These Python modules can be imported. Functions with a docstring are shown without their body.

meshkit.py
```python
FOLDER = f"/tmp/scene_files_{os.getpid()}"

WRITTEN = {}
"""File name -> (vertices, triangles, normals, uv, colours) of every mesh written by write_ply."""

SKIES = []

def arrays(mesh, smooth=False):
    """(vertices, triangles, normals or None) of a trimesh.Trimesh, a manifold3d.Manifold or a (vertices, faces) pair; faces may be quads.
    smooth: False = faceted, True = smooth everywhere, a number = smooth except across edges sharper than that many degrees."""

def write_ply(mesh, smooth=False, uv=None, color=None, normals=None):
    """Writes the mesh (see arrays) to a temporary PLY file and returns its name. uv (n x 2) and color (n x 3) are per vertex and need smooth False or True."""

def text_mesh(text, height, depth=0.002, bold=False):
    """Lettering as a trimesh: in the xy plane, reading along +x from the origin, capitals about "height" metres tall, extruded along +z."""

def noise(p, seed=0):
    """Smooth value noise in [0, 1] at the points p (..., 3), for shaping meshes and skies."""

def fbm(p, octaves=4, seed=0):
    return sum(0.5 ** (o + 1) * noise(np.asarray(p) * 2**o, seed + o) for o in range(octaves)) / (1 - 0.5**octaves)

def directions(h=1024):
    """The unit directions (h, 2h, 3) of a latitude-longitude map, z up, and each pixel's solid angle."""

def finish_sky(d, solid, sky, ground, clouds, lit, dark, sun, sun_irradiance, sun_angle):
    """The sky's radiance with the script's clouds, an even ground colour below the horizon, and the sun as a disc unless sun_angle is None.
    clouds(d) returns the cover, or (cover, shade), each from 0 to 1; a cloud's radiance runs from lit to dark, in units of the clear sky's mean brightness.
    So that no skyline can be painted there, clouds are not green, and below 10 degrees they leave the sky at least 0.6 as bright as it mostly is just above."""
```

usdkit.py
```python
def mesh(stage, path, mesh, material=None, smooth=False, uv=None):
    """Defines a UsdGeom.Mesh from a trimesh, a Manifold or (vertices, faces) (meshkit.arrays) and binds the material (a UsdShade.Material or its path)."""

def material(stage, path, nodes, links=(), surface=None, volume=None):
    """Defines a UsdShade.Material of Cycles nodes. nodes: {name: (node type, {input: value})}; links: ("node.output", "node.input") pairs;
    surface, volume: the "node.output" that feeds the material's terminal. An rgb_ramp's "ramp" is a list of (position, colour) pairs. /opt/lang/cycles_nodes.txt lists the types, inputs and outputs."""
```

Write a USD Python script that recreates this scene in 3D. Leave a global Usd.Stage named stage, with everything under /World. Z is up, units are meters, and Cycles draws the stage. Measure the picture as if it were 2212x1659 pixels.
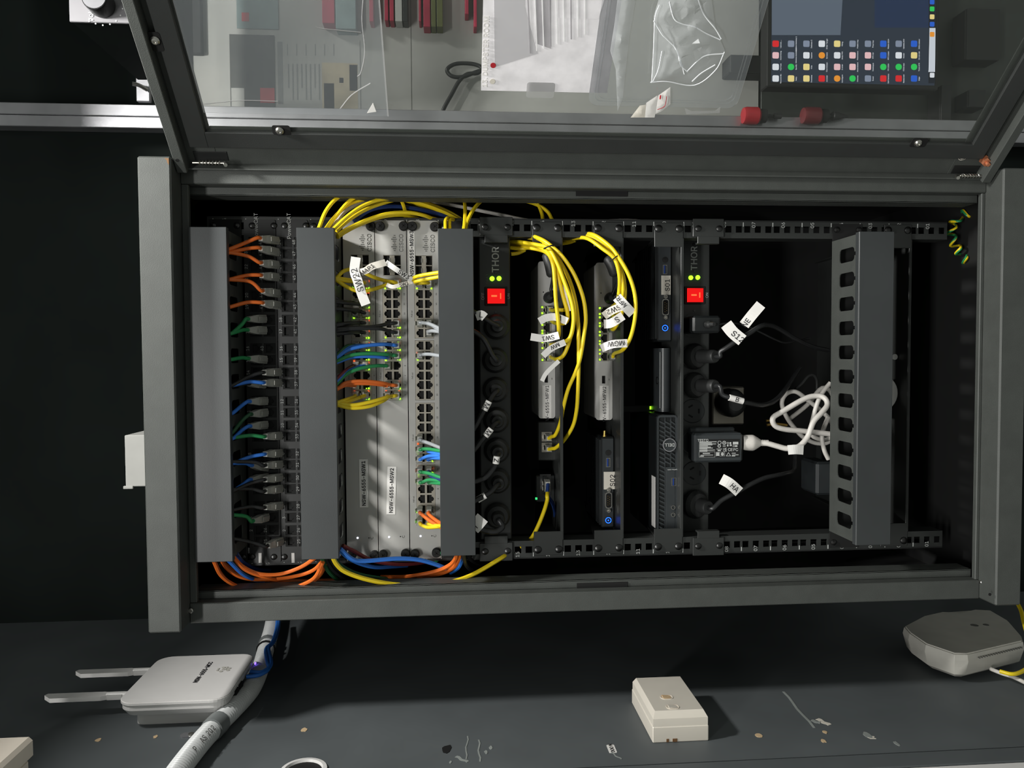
import math, random
import numpy as np, trimesh, usdkit, meshkit
from pxr import Usd, UsdGeom, UsdLux, UsdShade, Gf, Sdf
from shapely.geometry import Polygon, Point, box as sbox
from shapely.ops import unary_union

random.seed(7)
RNG = np.random.default_rng(7)
stage = Usd.Stage.CreateInMemory()
UsdGeom.SetStageUpAxis(stage, UsdGeom.Tokens.z)
UsdGeom.SetStageMetersPerUnit(stage, 1.0)
UsdGeom.Xform.Define(stage, '/World')

# ---------------------------------------------------------------- camera (rolled a quarter turn, as the photo is), light, exposure
CAM = np.array([.0508, -1.1037, .7374]); FPX = 1661.0
def _rot(v):
    v = np.array(v, float); a = np.linalg.norm(v); k = v / a
    K = np.array([[0, -k[2], k[1]], [k[2], 0, -k[0]], [-k[1], k[0], 0]])
    return np.eye(3) + math.sin(a) * K + (1 - math.cos(a)) * K @ K
CM = _rot([.0376, -.0774, -.0071]) @ np.array([[0, 0, -1.], [-1, 0, 0], [0, 1, 0]])
cam = UsdGeom.Camera.Define(stage, '/World/camera')
cam.CreateHorizontalApertureAttr(36.0); cam.CreateVerticalApertureAttr(27.0)
cam.CreateFocalLengthAttr(36.0 * FPX / 2212); cam.CreateClippingRangeAttr(Gf.Vec2f(.02, 50))
m4 = np.eye(4); m4[0, :3] = CM[0]; m4[1, :3] = -CM[1]; m4[2, :3] = -CM[2]; m4[3, :3] = CAM
cam.AddTransformOp().Set(Gf.Matrix4d(m4.tolist()))
cam.CreateExposureAttr(0.0)

UNSEEN_DOWNLIGHTS = []
def unseen_downlight(name, pos, r, can_r, can_h, inten, col):
    """an unseen lamp shining straight down; its can, built later, cuts off the beam"""
    L = UsdLux.DiskLight.Define(stage, '/World/' + name); L.CreateRadiusAttr(r); L.CreateIntensityAttr(inten); L.CreateColorAttr(Gf.Vec3f(*col))
    L.AddTranslateOp().Set(Gf.Vec3d(*pos)); UNSEEN_DOWNLIGHTS.append((pos, can_r, can_h))
unseen_downlight('unseen_downlight_beam', (.5, -.45, 1.68), .065, .22, .105, 520, (1, .985, .95))  # out of view, placed to light the cabinet and the side panel
unseen_downlight('unseen_right_downlight_beam', (1.0, -.03, 1.6), .05, .15, .15, 170, (1, .985, .95))  # out of view, placed to light the board beyond the door glass
L3 = UsdLux.RectLight.Define(stage, '/World/unseen_front_light'); L3.CreateWidthAttr(1.2); L3.CreateHeightAttr(.3); L3.CreateIntensityAttr(66); L3.CreateColorAttr(Gf.Vec3f(1, .99, .96))  # wide unseen light behind the camera, placed to brighten the front faces
L3.AddTranslateOp().Set(Gf.Vec3d(-.4, -2.3, 2.3))
dome = UsdLux.DomeLight.Define(stage, '/World/room_ambience')
dome.CreateIntensityAttr(.075); dome.CreateColorAttr(Gf.Vec3f(.95, 1.0, .93))

# ---------------------------------------------------------------- points in the place, from where the photo shows them and how deep they lie
def ray(px, py): return CM.T @ np.array([(px - 1106) / FPX, (py - 829.5) / FPX, 1])
def at(px, py, y=0.):
    d = ray(px, py); return CAM + (y - CAM[1]) / d[1] * d
def atx(px, py, x):
    d = ray(px, py); return CAM + (x - CAM[0]) / d[0] * d
def atz(px, py, z):
    d = ray(px, py); return CAM + (z - CAM[2]) / d[2] * d
def rect(px0, py0, px1, py1, y=0.):
    """x and z extent of a picture rectangle lying in the upright plane at depth y"""
    c = [at(px, py, y) for px in (px0, px1) for py in (py0, py1)]
    z1 = (c[0][2] + c[1][2]) / 2; z0 = (c[2][2] + c[3][2]) / 2
    x1 = (c[0][0] + c[2][0]) / 2; x0 = (c[1][0] + c[3][0]) / 2
    return x0, x1, z0, z1
X, Y, Z = np.eye(3)

# ---------------------------------------------------------------- meshes
def tm(v, f, sm=False):
    t = trimesh.Trimesh(np.asarray(v, float), np.asarray(f, int), process=False); t.metadata['sm'] = sm; return t
def cat(*ms, sm=None):
    ms = [m for m in (ms[0] if len(ms) == 1 and isinstance(ms[0], (list, tuple)) else ms)]
    V, F, n = [], [], 0
    for m in ms:
        V.append(np.asarray(m.vertices)); F.append(np.asarray(m.faces) + n); n += len(m.vertices)
    s = sm if sm is not None else any(m.metadata.get('sm', False) for m in ms)
    return tm(np.vstack(V), np.vstack(F), 35 if s is True else s)
_BF = [[0, 3, 2, 1], [4, 5, 6, 7], [0, 1, 5, 4], [1, 2, 6, 5], [2, 3, 7, 6], [3, 0, 4, 7]]
def _quads(q): q = np.array(q); return np.vstack([q[:, [0, 1, 2]], q[:, [0, 2, 3]]])
def box(x0, x1, y0, y1, z0, z1):
    x0, x1 = sorted((x0, x1)); y0, y1 = sorted((y0, y1)); z0, z1 = sorted((z0, z1))
    return tm([(x0, y0, z0), (x1, y0, z0), (x1, y1, z0), (x0, y1, z0), (x0, y0, z1), (x1, y0, z1), (x1, y1, z1), (x0, y1, z1)], _quads(_BF))
def cbox(x0, x1, y0, y1, z0, z1, c=.001):
    lo = np.minimum((x0, y0, z0), (x1, y1, z1)); hi = np.maximum((x0, y0, z0), (x1, y1, z1)); c = min(c, .45 * (hi - lo).min())
    P = []
    for s in np.ndindex(2, 2, 2):
        for k in range(3):
            p = np.where(np.array(s) == 1, hi - c, lo + c); p[k] = hi[k] if s[k] else lo[k]; P.append(p)
    h = trimesh.convex.convex_hull(np.array(P)); return tm(h.vertices, h.faces)
def hull(P, sm=False): h = trimesh.convex.convex_hull(np.array(P)); return tm(h.vertices, h.faces, sm)
def place(mesh, o, u, v, w):
    """mesh in local (u,v,w) to the world"""
    V = np.asarray(mesh.vertices) @ np.array([u, v, w]) + np.asarray(o)
    f = np.asarray(mesh.faces)
    if np.dot(np.cross(u, v), w) < 0: f = f[:, ::-1]
    return tm(V, f, mesh.metadata.get('sm', False))
def obox(c, u, v, w, hu, hv, hw, ch=.0):
    b = cbox(-hu, hu, -hv, hv, -hw, hw, ch) if ch else box(-hu, hu, -hv, hv, -hw, hw)
    return place(b, c, u, v, w)
def prism(poly, o, u, v, w, d):
    """a shapely polygon in the (u,v) plane at o, extruded d along w"""
    gs = getattr(poly, 'geoms', [poly])
    return cat([place(trimesh.creation.extrude_polygon(g, abs(d), engine='earcut'), np.asarray(o) + (np.asarray(w) * d if d < 0 else 0), u, v, w) for g in gs], sm=False)
def front(poly, y, d): return prism(poly, (0, y, 0), X, Z, Y, d)     # polygon in world x,z; front face at y, thickness d
def rrect(x0, x1, z0, z1, r, n=3): 
    x0, x1 = sorted((x0, x1)); z0, z1 = sorted((z0, z1)); r = min(r, .49 * (x1 - x0), .49 * (z1 - z0))
    return sbox(x0 + r, z0 + r, x1 - r, z1 - r).buffer(r, quad_segs=n)
def frame_of(t):
    t = np.asarray(t, float) / np.linalg.norm(t); a = np.array([0, 0, 1.]) if abs(t[2]) < .9 else np.array([1., 0, 0])
    u = np.cross(a, t); u /= np.linalg.norm(u); return u, np.cross(t, u), t
def spline(P, n=6):
    P = np.asarray(P, float)
    if len(P) < 3: return P
    Q = np.vstack([2 * P[0] - P[1], P, 2 * P[-1] - P[-2]]); out = []
    for i in range(1, len(Q) - 2):
        a, b, c, d = Q[i - 1:i + 3]
        for t in np.linspace(0, 1, n, endpoint=False):
            out.append(.5 * (2 * b + (c - a) * t + (2 * a - 5 * b + 4 * c - d) * t * t + (3 * b - a - 3 * c + d) * t ** 3))
    out.append(P[-1]); return np.array(out)
def tube(P, r, seg=8, n=6, smooth=True, rr=None):
    P = spline(P, n) if smooth else np.asarray(P, float)
    T = np.gradient(P, axis=0); T /= np.maximum(np.linalg.norm(T, axis=1, keepdims=True), 1e-9)
    u, v, _ = frame_of(T[0]); V, a = [], np.linspace(0, 2 * np.pi, seg, endpoint=False)
    for i, (p, t) in enumerate(zip(P, T)):
        u = u - t * (u @ t); u /= np.linalg.norm(u); v = np.cross(t, u); R = r if rr is None else rr(i / (len(P) - 1))
        V.append(p + R * (np.cos(a)[:, None] * u + np.sin(a)[:, None] * v))
    k = len(P); V = np.vstack(V + [P[:1], P[-1:]]); F = []
    for i in range(k - 1):
        for j in range(seg):
            A, B = i * seg + j, i * seg + (j + 1) % seg; F += [[A, B, B + seg], [A, B + seg, A + seg]]
    for j in range(seg):
        F += [[k * seg, (j + 1) % seg, j], [k * seg + 1, (k - 1) * seg + j, (k - 1) * seg + (j + 1) % seg]]
    return tm(V, F, 50)
def cyl(p0, p1, r, seg=16): return lathe([(0, 0), (r, 0), (r, np.linalg.norm(np.subtract(p1, p0))), (0, np.linalg.norm(np.subtract(p1, p0)))], p0, np.subtract(p1, p0), seg)
def lathe(prof, o, axis, seg=20):
    u, v, t = frame_of(axis); a = np.linspace(0, 2 * np.pi, seg, endpoint=False); V, F = [], []
    for r, h in prof: V.append(np.asarray(o) + h * t + max(r, 1e-6) * (np.cos(a)[:, None] * u + np.sin(a)[:, None] * v))
    for i in range(len(prof) - 1):
        for j in range(seg):
            A, B = i * seg + j, i * seg + (j + 1) % seg; F += [[A, B, B + seg], [A, B + seg, A + seg]]
    m = tm(np.vstack(V), F, 35); m.merge_vertices(); return m
def ribbon(C, W, th=.0003):
    """a strip through the points C, W = half-width vectors, with thickness"""
    C, W = np.asarray(C, float), np.asarray(W, float)
    if W.ndim == 1: W = np.tile(W, (len(C), 1))
    T = np.gradient(C, axis=0); N = np.cross(T, W); N /= np.maximum(np.linalg.norm(N, axis=1, keepdims=True), 1e-9); N *= th / 2
    V = np.stack([C - W - N, C + W - N, C + W + N, C - W + N], 1).reshape(-1, 3); F = []
    for i in range(len(C) - 1):
        for j in range(4):
            A, B = 4 * i + j, 4 * i + (j + 1) % 4; F += [[A, B, B + 4], [A, B + 4, A + 4]]
    e = 4 * (len(C) - 1); F += [[0, 2, 1], [0, 3, 2], [e, e + 1, e + 2], [e, e + 2, e + 3]]
    return tm(V, F)
_T = {}
def text(s, h, c, u=X, v=Z, bold=False, d=.00025, centre=True):
    """lettering centred at c, reading along u with v up"""
    if (s, bold) not in _T:
        t = meshkit.text_mesh(s, 1.0, 1.0, bold); V = np.array(t.vertices); _T[s, bold] = (V, np.array(t.faces))
    V, F = _T[s, bold]; u = np.asarray(u, float); v = np.asarray(v, float); V = V * [h, h, d]
    if centre: V = V - [(V[:, 0].min() + V[:, 0].max()) / 2, h / 2, 0]
    w = np.cross(u, v); return tm(np.asarray(c) + V @ np.array([u, v, w]), F)

# ---------------------------------------------------------------- things and their parts
THINGS, NAMES = [], {}
def numbered(parent, name):
    k = NAMES.get((parent, name), 0); NAMES[parent, name] = k + 1
    return name if k == 0 else f'{name}_{k:03d}'
class Thing:
    def __init__(s, name, label, category=None, group=None, kind=None):
        s.name, s.data, s.parts = name, dict(label=label, category=category, group=group, kind=kind), []; THINGS.append(s)
    def add(s, name, mesh, mat, under=None, label=None, kind=None):
        s.parts.append([name, mesh, mat, under, label, kind]); return len(s.parts) - 1
    def emit(s):
        top = '/World/' + numbered('/World', s.name)
        if len(s.parts) == 1:
            _, mesh, mat, *_ = s.parts[0]; p = usdkit.mesh(stage, top, mesh, MAT[mat], mesh.metadata.get('sm', False)).GetPrim()
            for k, v in s.data.items():
                if v: p.SetCustomDataByKey(k, v)
            return
        B = np.array([m[1].bounds for m in s.parts]); lo, hi = B[:, 0].min(0), B[:, 1].max(0)
        o = np.array([(lo[0] + hi[0]) / 2, (lo[1] + hi[1]) / 2, lo[2]])
        x = UsdGeom.Xform.Define(stage, top); x.AddTranslateOp().Set(Gf.Vec3d(*map(float, o))); p = x.GetPrim()
        for k, v in s.data.items():
            if v: p.SetCustomDataByKey(k, v)
        paths = []
        for name, mesh, mat, under, label, kind in s.parts:
            par = top if under is None else paths[under]
            path = par + '/' + numbered(par, name); paths.append(path)
            mesh = tm(np.asarray(mesh.vertices) - o, mesh.faces, mesh.metadata.get('sm', False))
            q = usdkit.mesh(stage, path, mesh, MAT[mat], mesh.metadata.get('sm', False)).GetPrim()
            if label: q.SetCustomDataByKey('label', label)
            if kind: q.SetCustomDataByKey('kind', kind)

# ---------------------------------------------------------------- materials
MAT = {}
def lin(c):
    c = np.array(c, float) / 255; return tuple(np.where(c <= .04045, c / 12.92, ((c + .055) / 1.055) ** 2.4))
def mat(name, rgb, rough=.5, metal=0., var=.12, scale=40., bump=0., bscale=900., spec=.5, **kw):
    c = np.array(lin(rgb)); n = {
        'co': ('texture_coordinate', {}), 'n': ('noise_texture', {'scale': scale, 'detail': 4.0}),
        'r': ('rgb_ramp', {'ramp': [(.3, tuple(c * (1 - var))), (.7, tuple(np.minimum(c * (1 + var), 1)))]}),
        'p': ('principled_bsdf', {'roughness': rough, 'metallic': metal, 'specular_ior_level': spec, **kw})}
    l = [('co.object', 'n.vector'), ('n.fac', 'r.fac'), ('r.color', 'p.base_color')]
    if bump:
        n['bn'] = ('noise_texture', {'scale': bscale, 'detail': 2.0}); n['b'] = ('bump', {'strength': bump, 'distance': .0006})
        l += [('co.object', 'bn.vector'), ('bn.fac', 'b.height'), ('b.normal', 'p.normal')]
    MAT[name] = usdkit.material(stage, '/World/Looks/' + name, n, l, surface='p.BSDF')
def glow(name, rgb, strength):
    MAT[name] = usdkit.material(stage, '/World/Looks/' + name, {'e': ('emission', {'color': lin(rgb), 'strength': strength})}, [], surface='e.emission')
def clear(name, rgb, haze, rough=.1, ior=1.45, tint=(1, 1, 1)):
    MAT[name] = usdkit.material(stage, '/World/Looks/' + name, {
        't': ('transparent_bsdf', {'color': tint}), 'd': ('principled_bsdf', {'base_color': lin(rgb), 'roughness': .4}),
        'g': ('glossy_bsdf', {'color': (1, 1, 1), 'roughness': rough}), 'f': ('fresnel', {'IOR': ior}),
        'a': ('mix_closure', {'fac': haze}), 'b': ('mix_closure', {})},
        [('t.BSDF', 'a.closure1'), ('d.BSDF', 'a.closure2'), ('a.closure', 'b.closure1'), ('g.BSDF', 'b.closure2'), ('f.fac', 'b.fac')], surface='b.closure')

mat('black_paint', (68, 71, 68), .55, bump=.25, var=.08)
mat('satin_black', (47, 49, 48), .42, bump=.12, var=.1, scale=14)
mat('cover_black', (56, 59, 60), .38, bump=.05, var=.12, scale=9)
mat('dark_metal', (30, 31, 31), .45, var=.08)
mat('matt_black', (16, 17, 17), .75)
mat('deep_black', (7, 7, 7), .8)
mat('wall_black', (24, 30, 28), .75, bump=.06, bscale=60, var=.2, scale=5, spec=.12)
mat('side_black', (88, 93, 95), .55, bump=.05, bscale=80, var=.15, scale=6)
mat('switch_grey', (176, 175, 171), .4, var=.03)
mat('port_metal', (178, 172, 160), .38, .6, var=.05)
mat('firewall_silver', (190, 189, 186), .4, .0, var=.03)
mat('paper', (232, 230, 226), .6, var=.02)
mat('old_paper', (228, 222, 210), .6, var=.03)
mat('ink', (25, 25, 28), .6)
mat('grey_ink', (95, 95, 92), .6)
mat('white_ink', (190, 192, 190), .6)
mat('silver_ink', (185, 187, 185), .5)
mat('steel', (190, 188, 182), .3, 1.0)
mat('dark_steel', (70, 70, 70), .32, .9)
mat('aluminium', (168, 168, 172), .36, .75, var=.1, scale=22)
mat('amp_face', (128, 127, 130), .45, .3, var=.06, scale=22)
mat('copper', (205, 132, 96), .4, .5)
mat('brass', (200, 165, 90), .35, .9)
mat('yellow', (236, 208, 32), .38, var=.05)
mat('orange', (226, 110, 40), .4, var=.05)
mat('blue', (52, 122, 220), .4, var=.05)
mat('dark_blue', (32, 56, 112), .4, var=.05)
mat('green', (40, 140, 82), .4, var=.05)
mat('dark_green', (34, 84, 52), .4, var=.05)
mat('maroon', (110, 42, 46), .4)
mat('grey_cable', (150, 154, 158), .35)
mat('white_cable', (206, 202, 196), .4)
mat('black_cable', (34, 35, 36), .35)
mat('black_rubber', (44, 45, 45), .5, bump=.05)
mat('white_plastic', (226, 224, 222), .32, var=.015)
mat('cream_plastic', (222, 212, 198), .38, var=.02)
mat('old_white', (214, 208, 196), .4, var=.02)
mat('ap_white', (188, 186, 178), .45, var=.05)
mat('pc_black', (28, 31, 32), .4, bump=.05)
mat('pc_front', (52, 56, 58), .4, var=.1)
mat('rust', (112, 80, 48), .8)
mat('wood_chip', (206, 178, 140), .8)
mat('scratch', (140, 145, 142), .7)
mat('conduit', (196, 198, 198), .4, var=.03)
mat('tape_grey', (120, 124, 124), .45)
mat('board_grey', (160, 160, 156), .6, var=.03)
mat('dark_board', (52, 56, 52), .5)
mat('dark_print', (48, 50, 46), .5, var=.5, scale=30)
mat('print_line', (120, 122, 120), .6)
mat('beige_print', (170, 158, 132), .6, var=.3, scale=20)
mat('binder_teal', (110, 128, 128), .6); mat('binder_red', (150, 34, 60), .5); mat('binder_olive', (88, 92, 50), .5)
mat('bag_red', (176, 34, 44), .45)
mat('blue_plastic', (40, 70, 150), .4)
clear('clear_plug', (214, 214, 206), .68, .2)
clear('pane_glass', (150, 156, 150), .03, .0, 1.2, (.95, .96, .95))
clear('film', (206, 214, 220), .1, .1, 1.4)
clear('crinkled_film', (232, 236, 238), .26, .2, 1.22)
clear('tape_clear', (215, 215, 215), .25, .2)
glow('led_green', (150, 255, 40), 2.6); glow('led_orange', (255, 90, 40), 1.6); glow('led_blue', (30, 90, 255), 3.2)
glow('led_white', (225, 230, 255), 2.2); glow('led_purple', (120, 90, 255), 3.0); glow('led_dim_green', (60, 230, 120), 1.5)
glow('neon_red', (255, 30, 30), .9); glow('neon_core', (255, 110, 60), 1.3)
U = .04445
# ================================================================ the setting
def struct(name, mesh, m, label=None):
    t = Thing(name, label, None, None, 'structure'); t.add(name, mesh, m); return t
struct('wall_back', box(-.47, 2.2, .4, .46, -.9, 2.5), 'wall_black', 'black painted wall behind the equipment cabinet')
XW = -.45                                                            # face of the wall at the cabinet's left side
wl = Thing('wall_left', 'dark side panel wall with chips and scratches, carrying the router', None, None, 'structure')
wl.add('panel', box(XW - .03, XW, -.198, .42, -.9, 2.5), 'side_black')
def blob(px, py, r, m, name, sx=1., sz=1., seed=0):
    c = atx(px, py, XW); a = np.linspace(0, 2 * np.pi, 11)[:-1]; g = np.random.default_rng(seed + int(px))
    rr = r * g.uniform(.75, 1.2, 10)
    P = Polygon(np.c_[c[1] + sx * rr * np.cos(a), c[2] + sz * rr * np.sin(a)])
    wl.add(name, prism(P, (XW, 0, 0), Y, Z, X, .0006), m)
for px, py, r in [(212, 1599, .0035), (336, 1592, .003), (657, 1577, .0038), (1639, 1589, .0045), (1782, 1582, .0028), (1779, 1601, .003)]:
    blob(px, py, r, 'wood_chip', 'paint_chip', 1.4)
for px, py, r in [(1050, 1625, .003), (1060, 1616, .003), (973, 1647, .002), (1874, 1589, .006), (1937, 1607, .004)]:
    blob(px, py, r, 'scratch', 'paint_chip', 1.5, .7)
blob(965, 1618, .0065, 'deep_black', 'screw_hole', 1.5)
def streak(a, b, w, m='scratch'):
    A, B = atx(*a, XW + .0003), atx(*b, XW + .0003); d = (B - A) / np.linalg.norm(B - A); n = np.cross(X, d)
    g = np.linspace(0, 1, 7); P = [A + (B - A) * t + n * .0012 * math.sin(9 * t) for t in g]
    wl.add('scratch', ribbon(P, n * w, .0004), m)
streak((1692, 1494), (1758, 1572), .0016); streak((1752, 1556), (1772, 1562), .003); streak((1765, 1553), (1792, 1566), .0035, 'old_white')
streak((1010, 1590), (1006, 1640), .0008); streak((1034, 1598), (1036, 1645), .001); streak((985, 1634), (1010, 1646), .002)
streak((1320, 1625), (1342, 1640), .0008); streak((1880, 1590), (1885, 1596), .004, 'old_white')
# the panel's front edge: a lipping behind a thin groove, and the pale door lining next to it
struct('trim_1', cbox(XW - .03, XW + .001, -.232, -.2, -.9, 2.5, .0015), 'side_black', 'dark lipping strip along the front edge of the side panel')
struct('trim_2', cbox(XW - .09, XW + .001, -.33, -.2335, -.9, .68, .002), 'white_plastic', 'pale grey lining at the lower right edge of the picture')
# struct('floor', box(-.47, 2.2, -1.8, .46, -.93, -.9), 'dark_board', 'dark floor below the cabinet')

for k, (q, cr, ch) in enumerate(UNSEEN_DOWNLIGHTS):
    t = Thing('unseen_downlight', ('unseen round lamp outside the picture, placed to light the cabinet from above', 'unseen round lamp outside the picture, placed to light the board on the right')[k], 'lamp')
    t.add('can', lathe([(cr, -ch), (cr + .004, -ch), (cr + .004, .012), (0, .012), (0, .008), (cr, .008), (cr, -ch)], q, Z, 40), 'deep_black')  # rim of the unseen lamp, shaped to keep its beam off the upper walls
    t.add('cord', tube([np.array(q) + [0, 0, .012], np.array(q) + [0, 0, .8]], .003, 6, 1), 'black_cable')
# ================================================================ the cabinet
CF, CS, CB = -.108, -.075, .38                                       # caps' front, stiles' front, back
cab = Thing('rack_cabinet', 'black wall mounted equipment cabinet with its glazed door swung open', 'cabinet')
cab.add('roof_plate', box(-.2999, .2999, CS + .01, CB, 1.122, 1.1249), 'matt_black'); cab.add('roof', cbox(-.3, .3, CF, CS + .01, 1.0845, 1.125, .002), 'black_paint', label='top cap with a little rust at its hinge corner')  # inner roof and floor plates coloured darker than the caps, imitating interior shade
cab.add('floor_plate', box(-.2999, .2999, CS + .01, CB, -.0454, -.043), 'matt_black'); cab.add('base', cbox(-.3, .3, CF, CS + .01, -.0455, -.0085, .002), 'black_paint')
cab.add('rust_patch', front(Polygon([(.2975, 1.092), (.2975, 1.0865), (.289, 1.0865), (.292, 1.0885), (.295, 1.089)]), CF - .0003, .0005), 'rust', label='brown rust stain')
cab.add('back_panel', box(-.3, .3, CB, CB + .0015, -.0455, 1.125), 'matt_black')
for s in (-1, 1):
    cab.add('side_panel', box(s * .3, s * .2985, CS + .02, CB, -.043, 1.122), 'matt_black')
    st = cab.add('door_frame', cbox(s * .3, s * .2735, CS, CS + .03, -.0085, 1.0845, .0012), 'black_paint')
    cab.add('door_frame_lip', cat(cbox(s * .2735, s * .2625, CS + .018, CS + .022, -.0085, 1.0845, .0008), cbox(s * .2645, s * .2625, CS + .018, CS + .05, -.0085, 1.0845, .0006)), 'black_paint', st)
lk = rect(1246, 1270, 1355, 1280, CS + .018)
cab.add('lock_slot', box(-.2735, -.2665, CS + .0165, CS + .0185, lk[2], lk[3]), 'deep_black')
cab.add('lock_slot', box(.2735, .2665, CS + .0165, CS + .0185, lk[2], lk[3]), 'deep_black')
cab.add('top_frame', cbox(-.2735, .2735, CS + .002, CS + .01, 1.0755, 1.0845, .001), 'black_paint')
cab.add('bottom_frame', cbox(-.2735, .2735, CS + .002, CS + .01, -.0085, -.003, .001), 'black_paint')
for px, py in ((413, 1318), (2120, 1257)):
    cab.add('hinge_pin_socket', lathe([(.0035, 0), (.0035, .003), (.0025, .004), (0, .004)], at(px, py, CS), -Y, 12), 'steel')
cab.add('screw_hole', cyl(at(2138, 1284, CF) * [1, 1, 1] + [0, .0002, 0], at(2138, 1284, CF) - [0, .0006, 0], .002, 10), 'deep_black')

# 19 inch rails: square holes, unit marks and numbers
def holes_z():
    for k in range(25):
        for d in (6.35, 22.225, 38.1): yield k * U + d / 1000
RT = 24.6 * U
for s in (-1, 1):
    hx = s * .2325
    face = sbox(min(s * .2195, s * .2435), -.002, max(s * .2195, s * .2435), 1.075).difference(unary_union([sbox(hx - .0048, z - .0048, hx + .0048, z + .0048) for z in holes_z() if z < 1.07]))
    r = cab.add('mounting_rail', cat(front(face, 0, .002), box(s * .2195, s * .2215, .002, .03, -.002, 1.075)), 'satin_black')
    cab.add('rail_cheek', box(s * .2435, s * .2455, 0, .05, -.002, 1.075), 'dark_metal', r)
    M = [box(s * .2365, s * .2425, -.0004, .0001, k * U - .0006, k * U + .0006) for k in range(1, 25)]
    for k in range(1, 25): M.append(text(f'{k:02d}', .0052, (s * .239, -.0002, k * U - .0155 if s > 0 else k * U - .0215)))
    cab.add('unit_marking', cat(M), 'white_ink', r)
# the earth wire: a curly green and yellow lead at the bottom corner
ew = Thing('earth_wire', 'curly green and yellow striped earth wire at the cabinet bottom', 'wire')
A = [(1690, 470), (1665, 420), (1640, 450), (1580, 495), (1515, 435), (1525, 490), (1490, 540), (1395, 545), (1440, 570), (1450, 610), (1355, 665), (1440, 680), (1450, 710), (1395, 785), (1490, 785), (1500, 810), (1450, 870), (1550, 865), (1560, 900), (1525, 960), (1610, 940), (1615, 965), (1575, 1040), (1640, 1020), (1690, 1000)]
H = spline([at(1750 + px / 4.608, 360 + py / 4.608, .008 + .012 * (i % 3)) for i, (px, py) in enumerate(A)], 9); n = len(H)
# two half tubes wound round each other make the stripes
for k, m in enumerate(('yellow', 'green')):
    off = np.array([[.0006 * math.cos(q + k * np.pi), .0006 * math.sin(q + k * np.pi), .0006 * math.cos(q * .7 + k * np.pi)] for q in np.linspace(0, 30, n)])
    ew.add('stripe', tube(H + off, .0019, 6, 1, False), m, label=m + ' stripe')

# ---------------------------------------------------------------- the open door
DA = math.radians(47.5); DH = np.array([.2985, CS, 0])
ds = np.array([math.cos(DA), -math.sin(DA), 0]); dn = np.array([-math.sin(DA), -math.cos(DA), 0])   # along the door; out of its inner face
def D(s0, s1, n0, n1, z0, z1, c=.0008): return place(cbox(s0, s1, n0, n1, z0, z1, c), DH, ds, dn, Z)
def ondoor(px, py, off=0.):
    d = ray(px, py); t = ((DH + dn * off - CAM) @ dn) / (d @ dn); return CAM + t * d
DZ0, DZ1, DW = -.004, 1.0835, .595
dr = cab.add('door', cat(D(.0, DW, -.0015, 0, 1.035, DZ1), D(0, DW, -.0015, 0, DZ0, .05), D(0, .055, -.0015, 0, .05, 1.035), D(.545, DW, -.0015, 0, .05, 1.035),
    D(0, DW, 0, .02, DZ1 - .0125, DZ1), D(0, DW, 0, .02, DZ0, DZ0 + .0125), D(DW - .012, DW, 0, .02, DZ0, DZ1), D(-.001, .0015, 0, .012, DZ0, DZ1)), 'black_paint', label='swung open door with a wide clear pane')
cab.add('glass_pane', D(.05, .548, .002, .0055, .04, 1.045, .0005), 'pane_glass', dr)
cab.add('retaining_frame', D(.03, .0515, .001, .009, .042, 1.041), 'satin_black', dr)
cab.add('retaining_frame', D(.03, .57, .001, .009, 1.0385, 1.0625), 'satin_black', dr)
cab.add('retaining_frame', D(.03, .57, .001, .009, .018, .0435), 'satin_black', dr)
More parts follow.
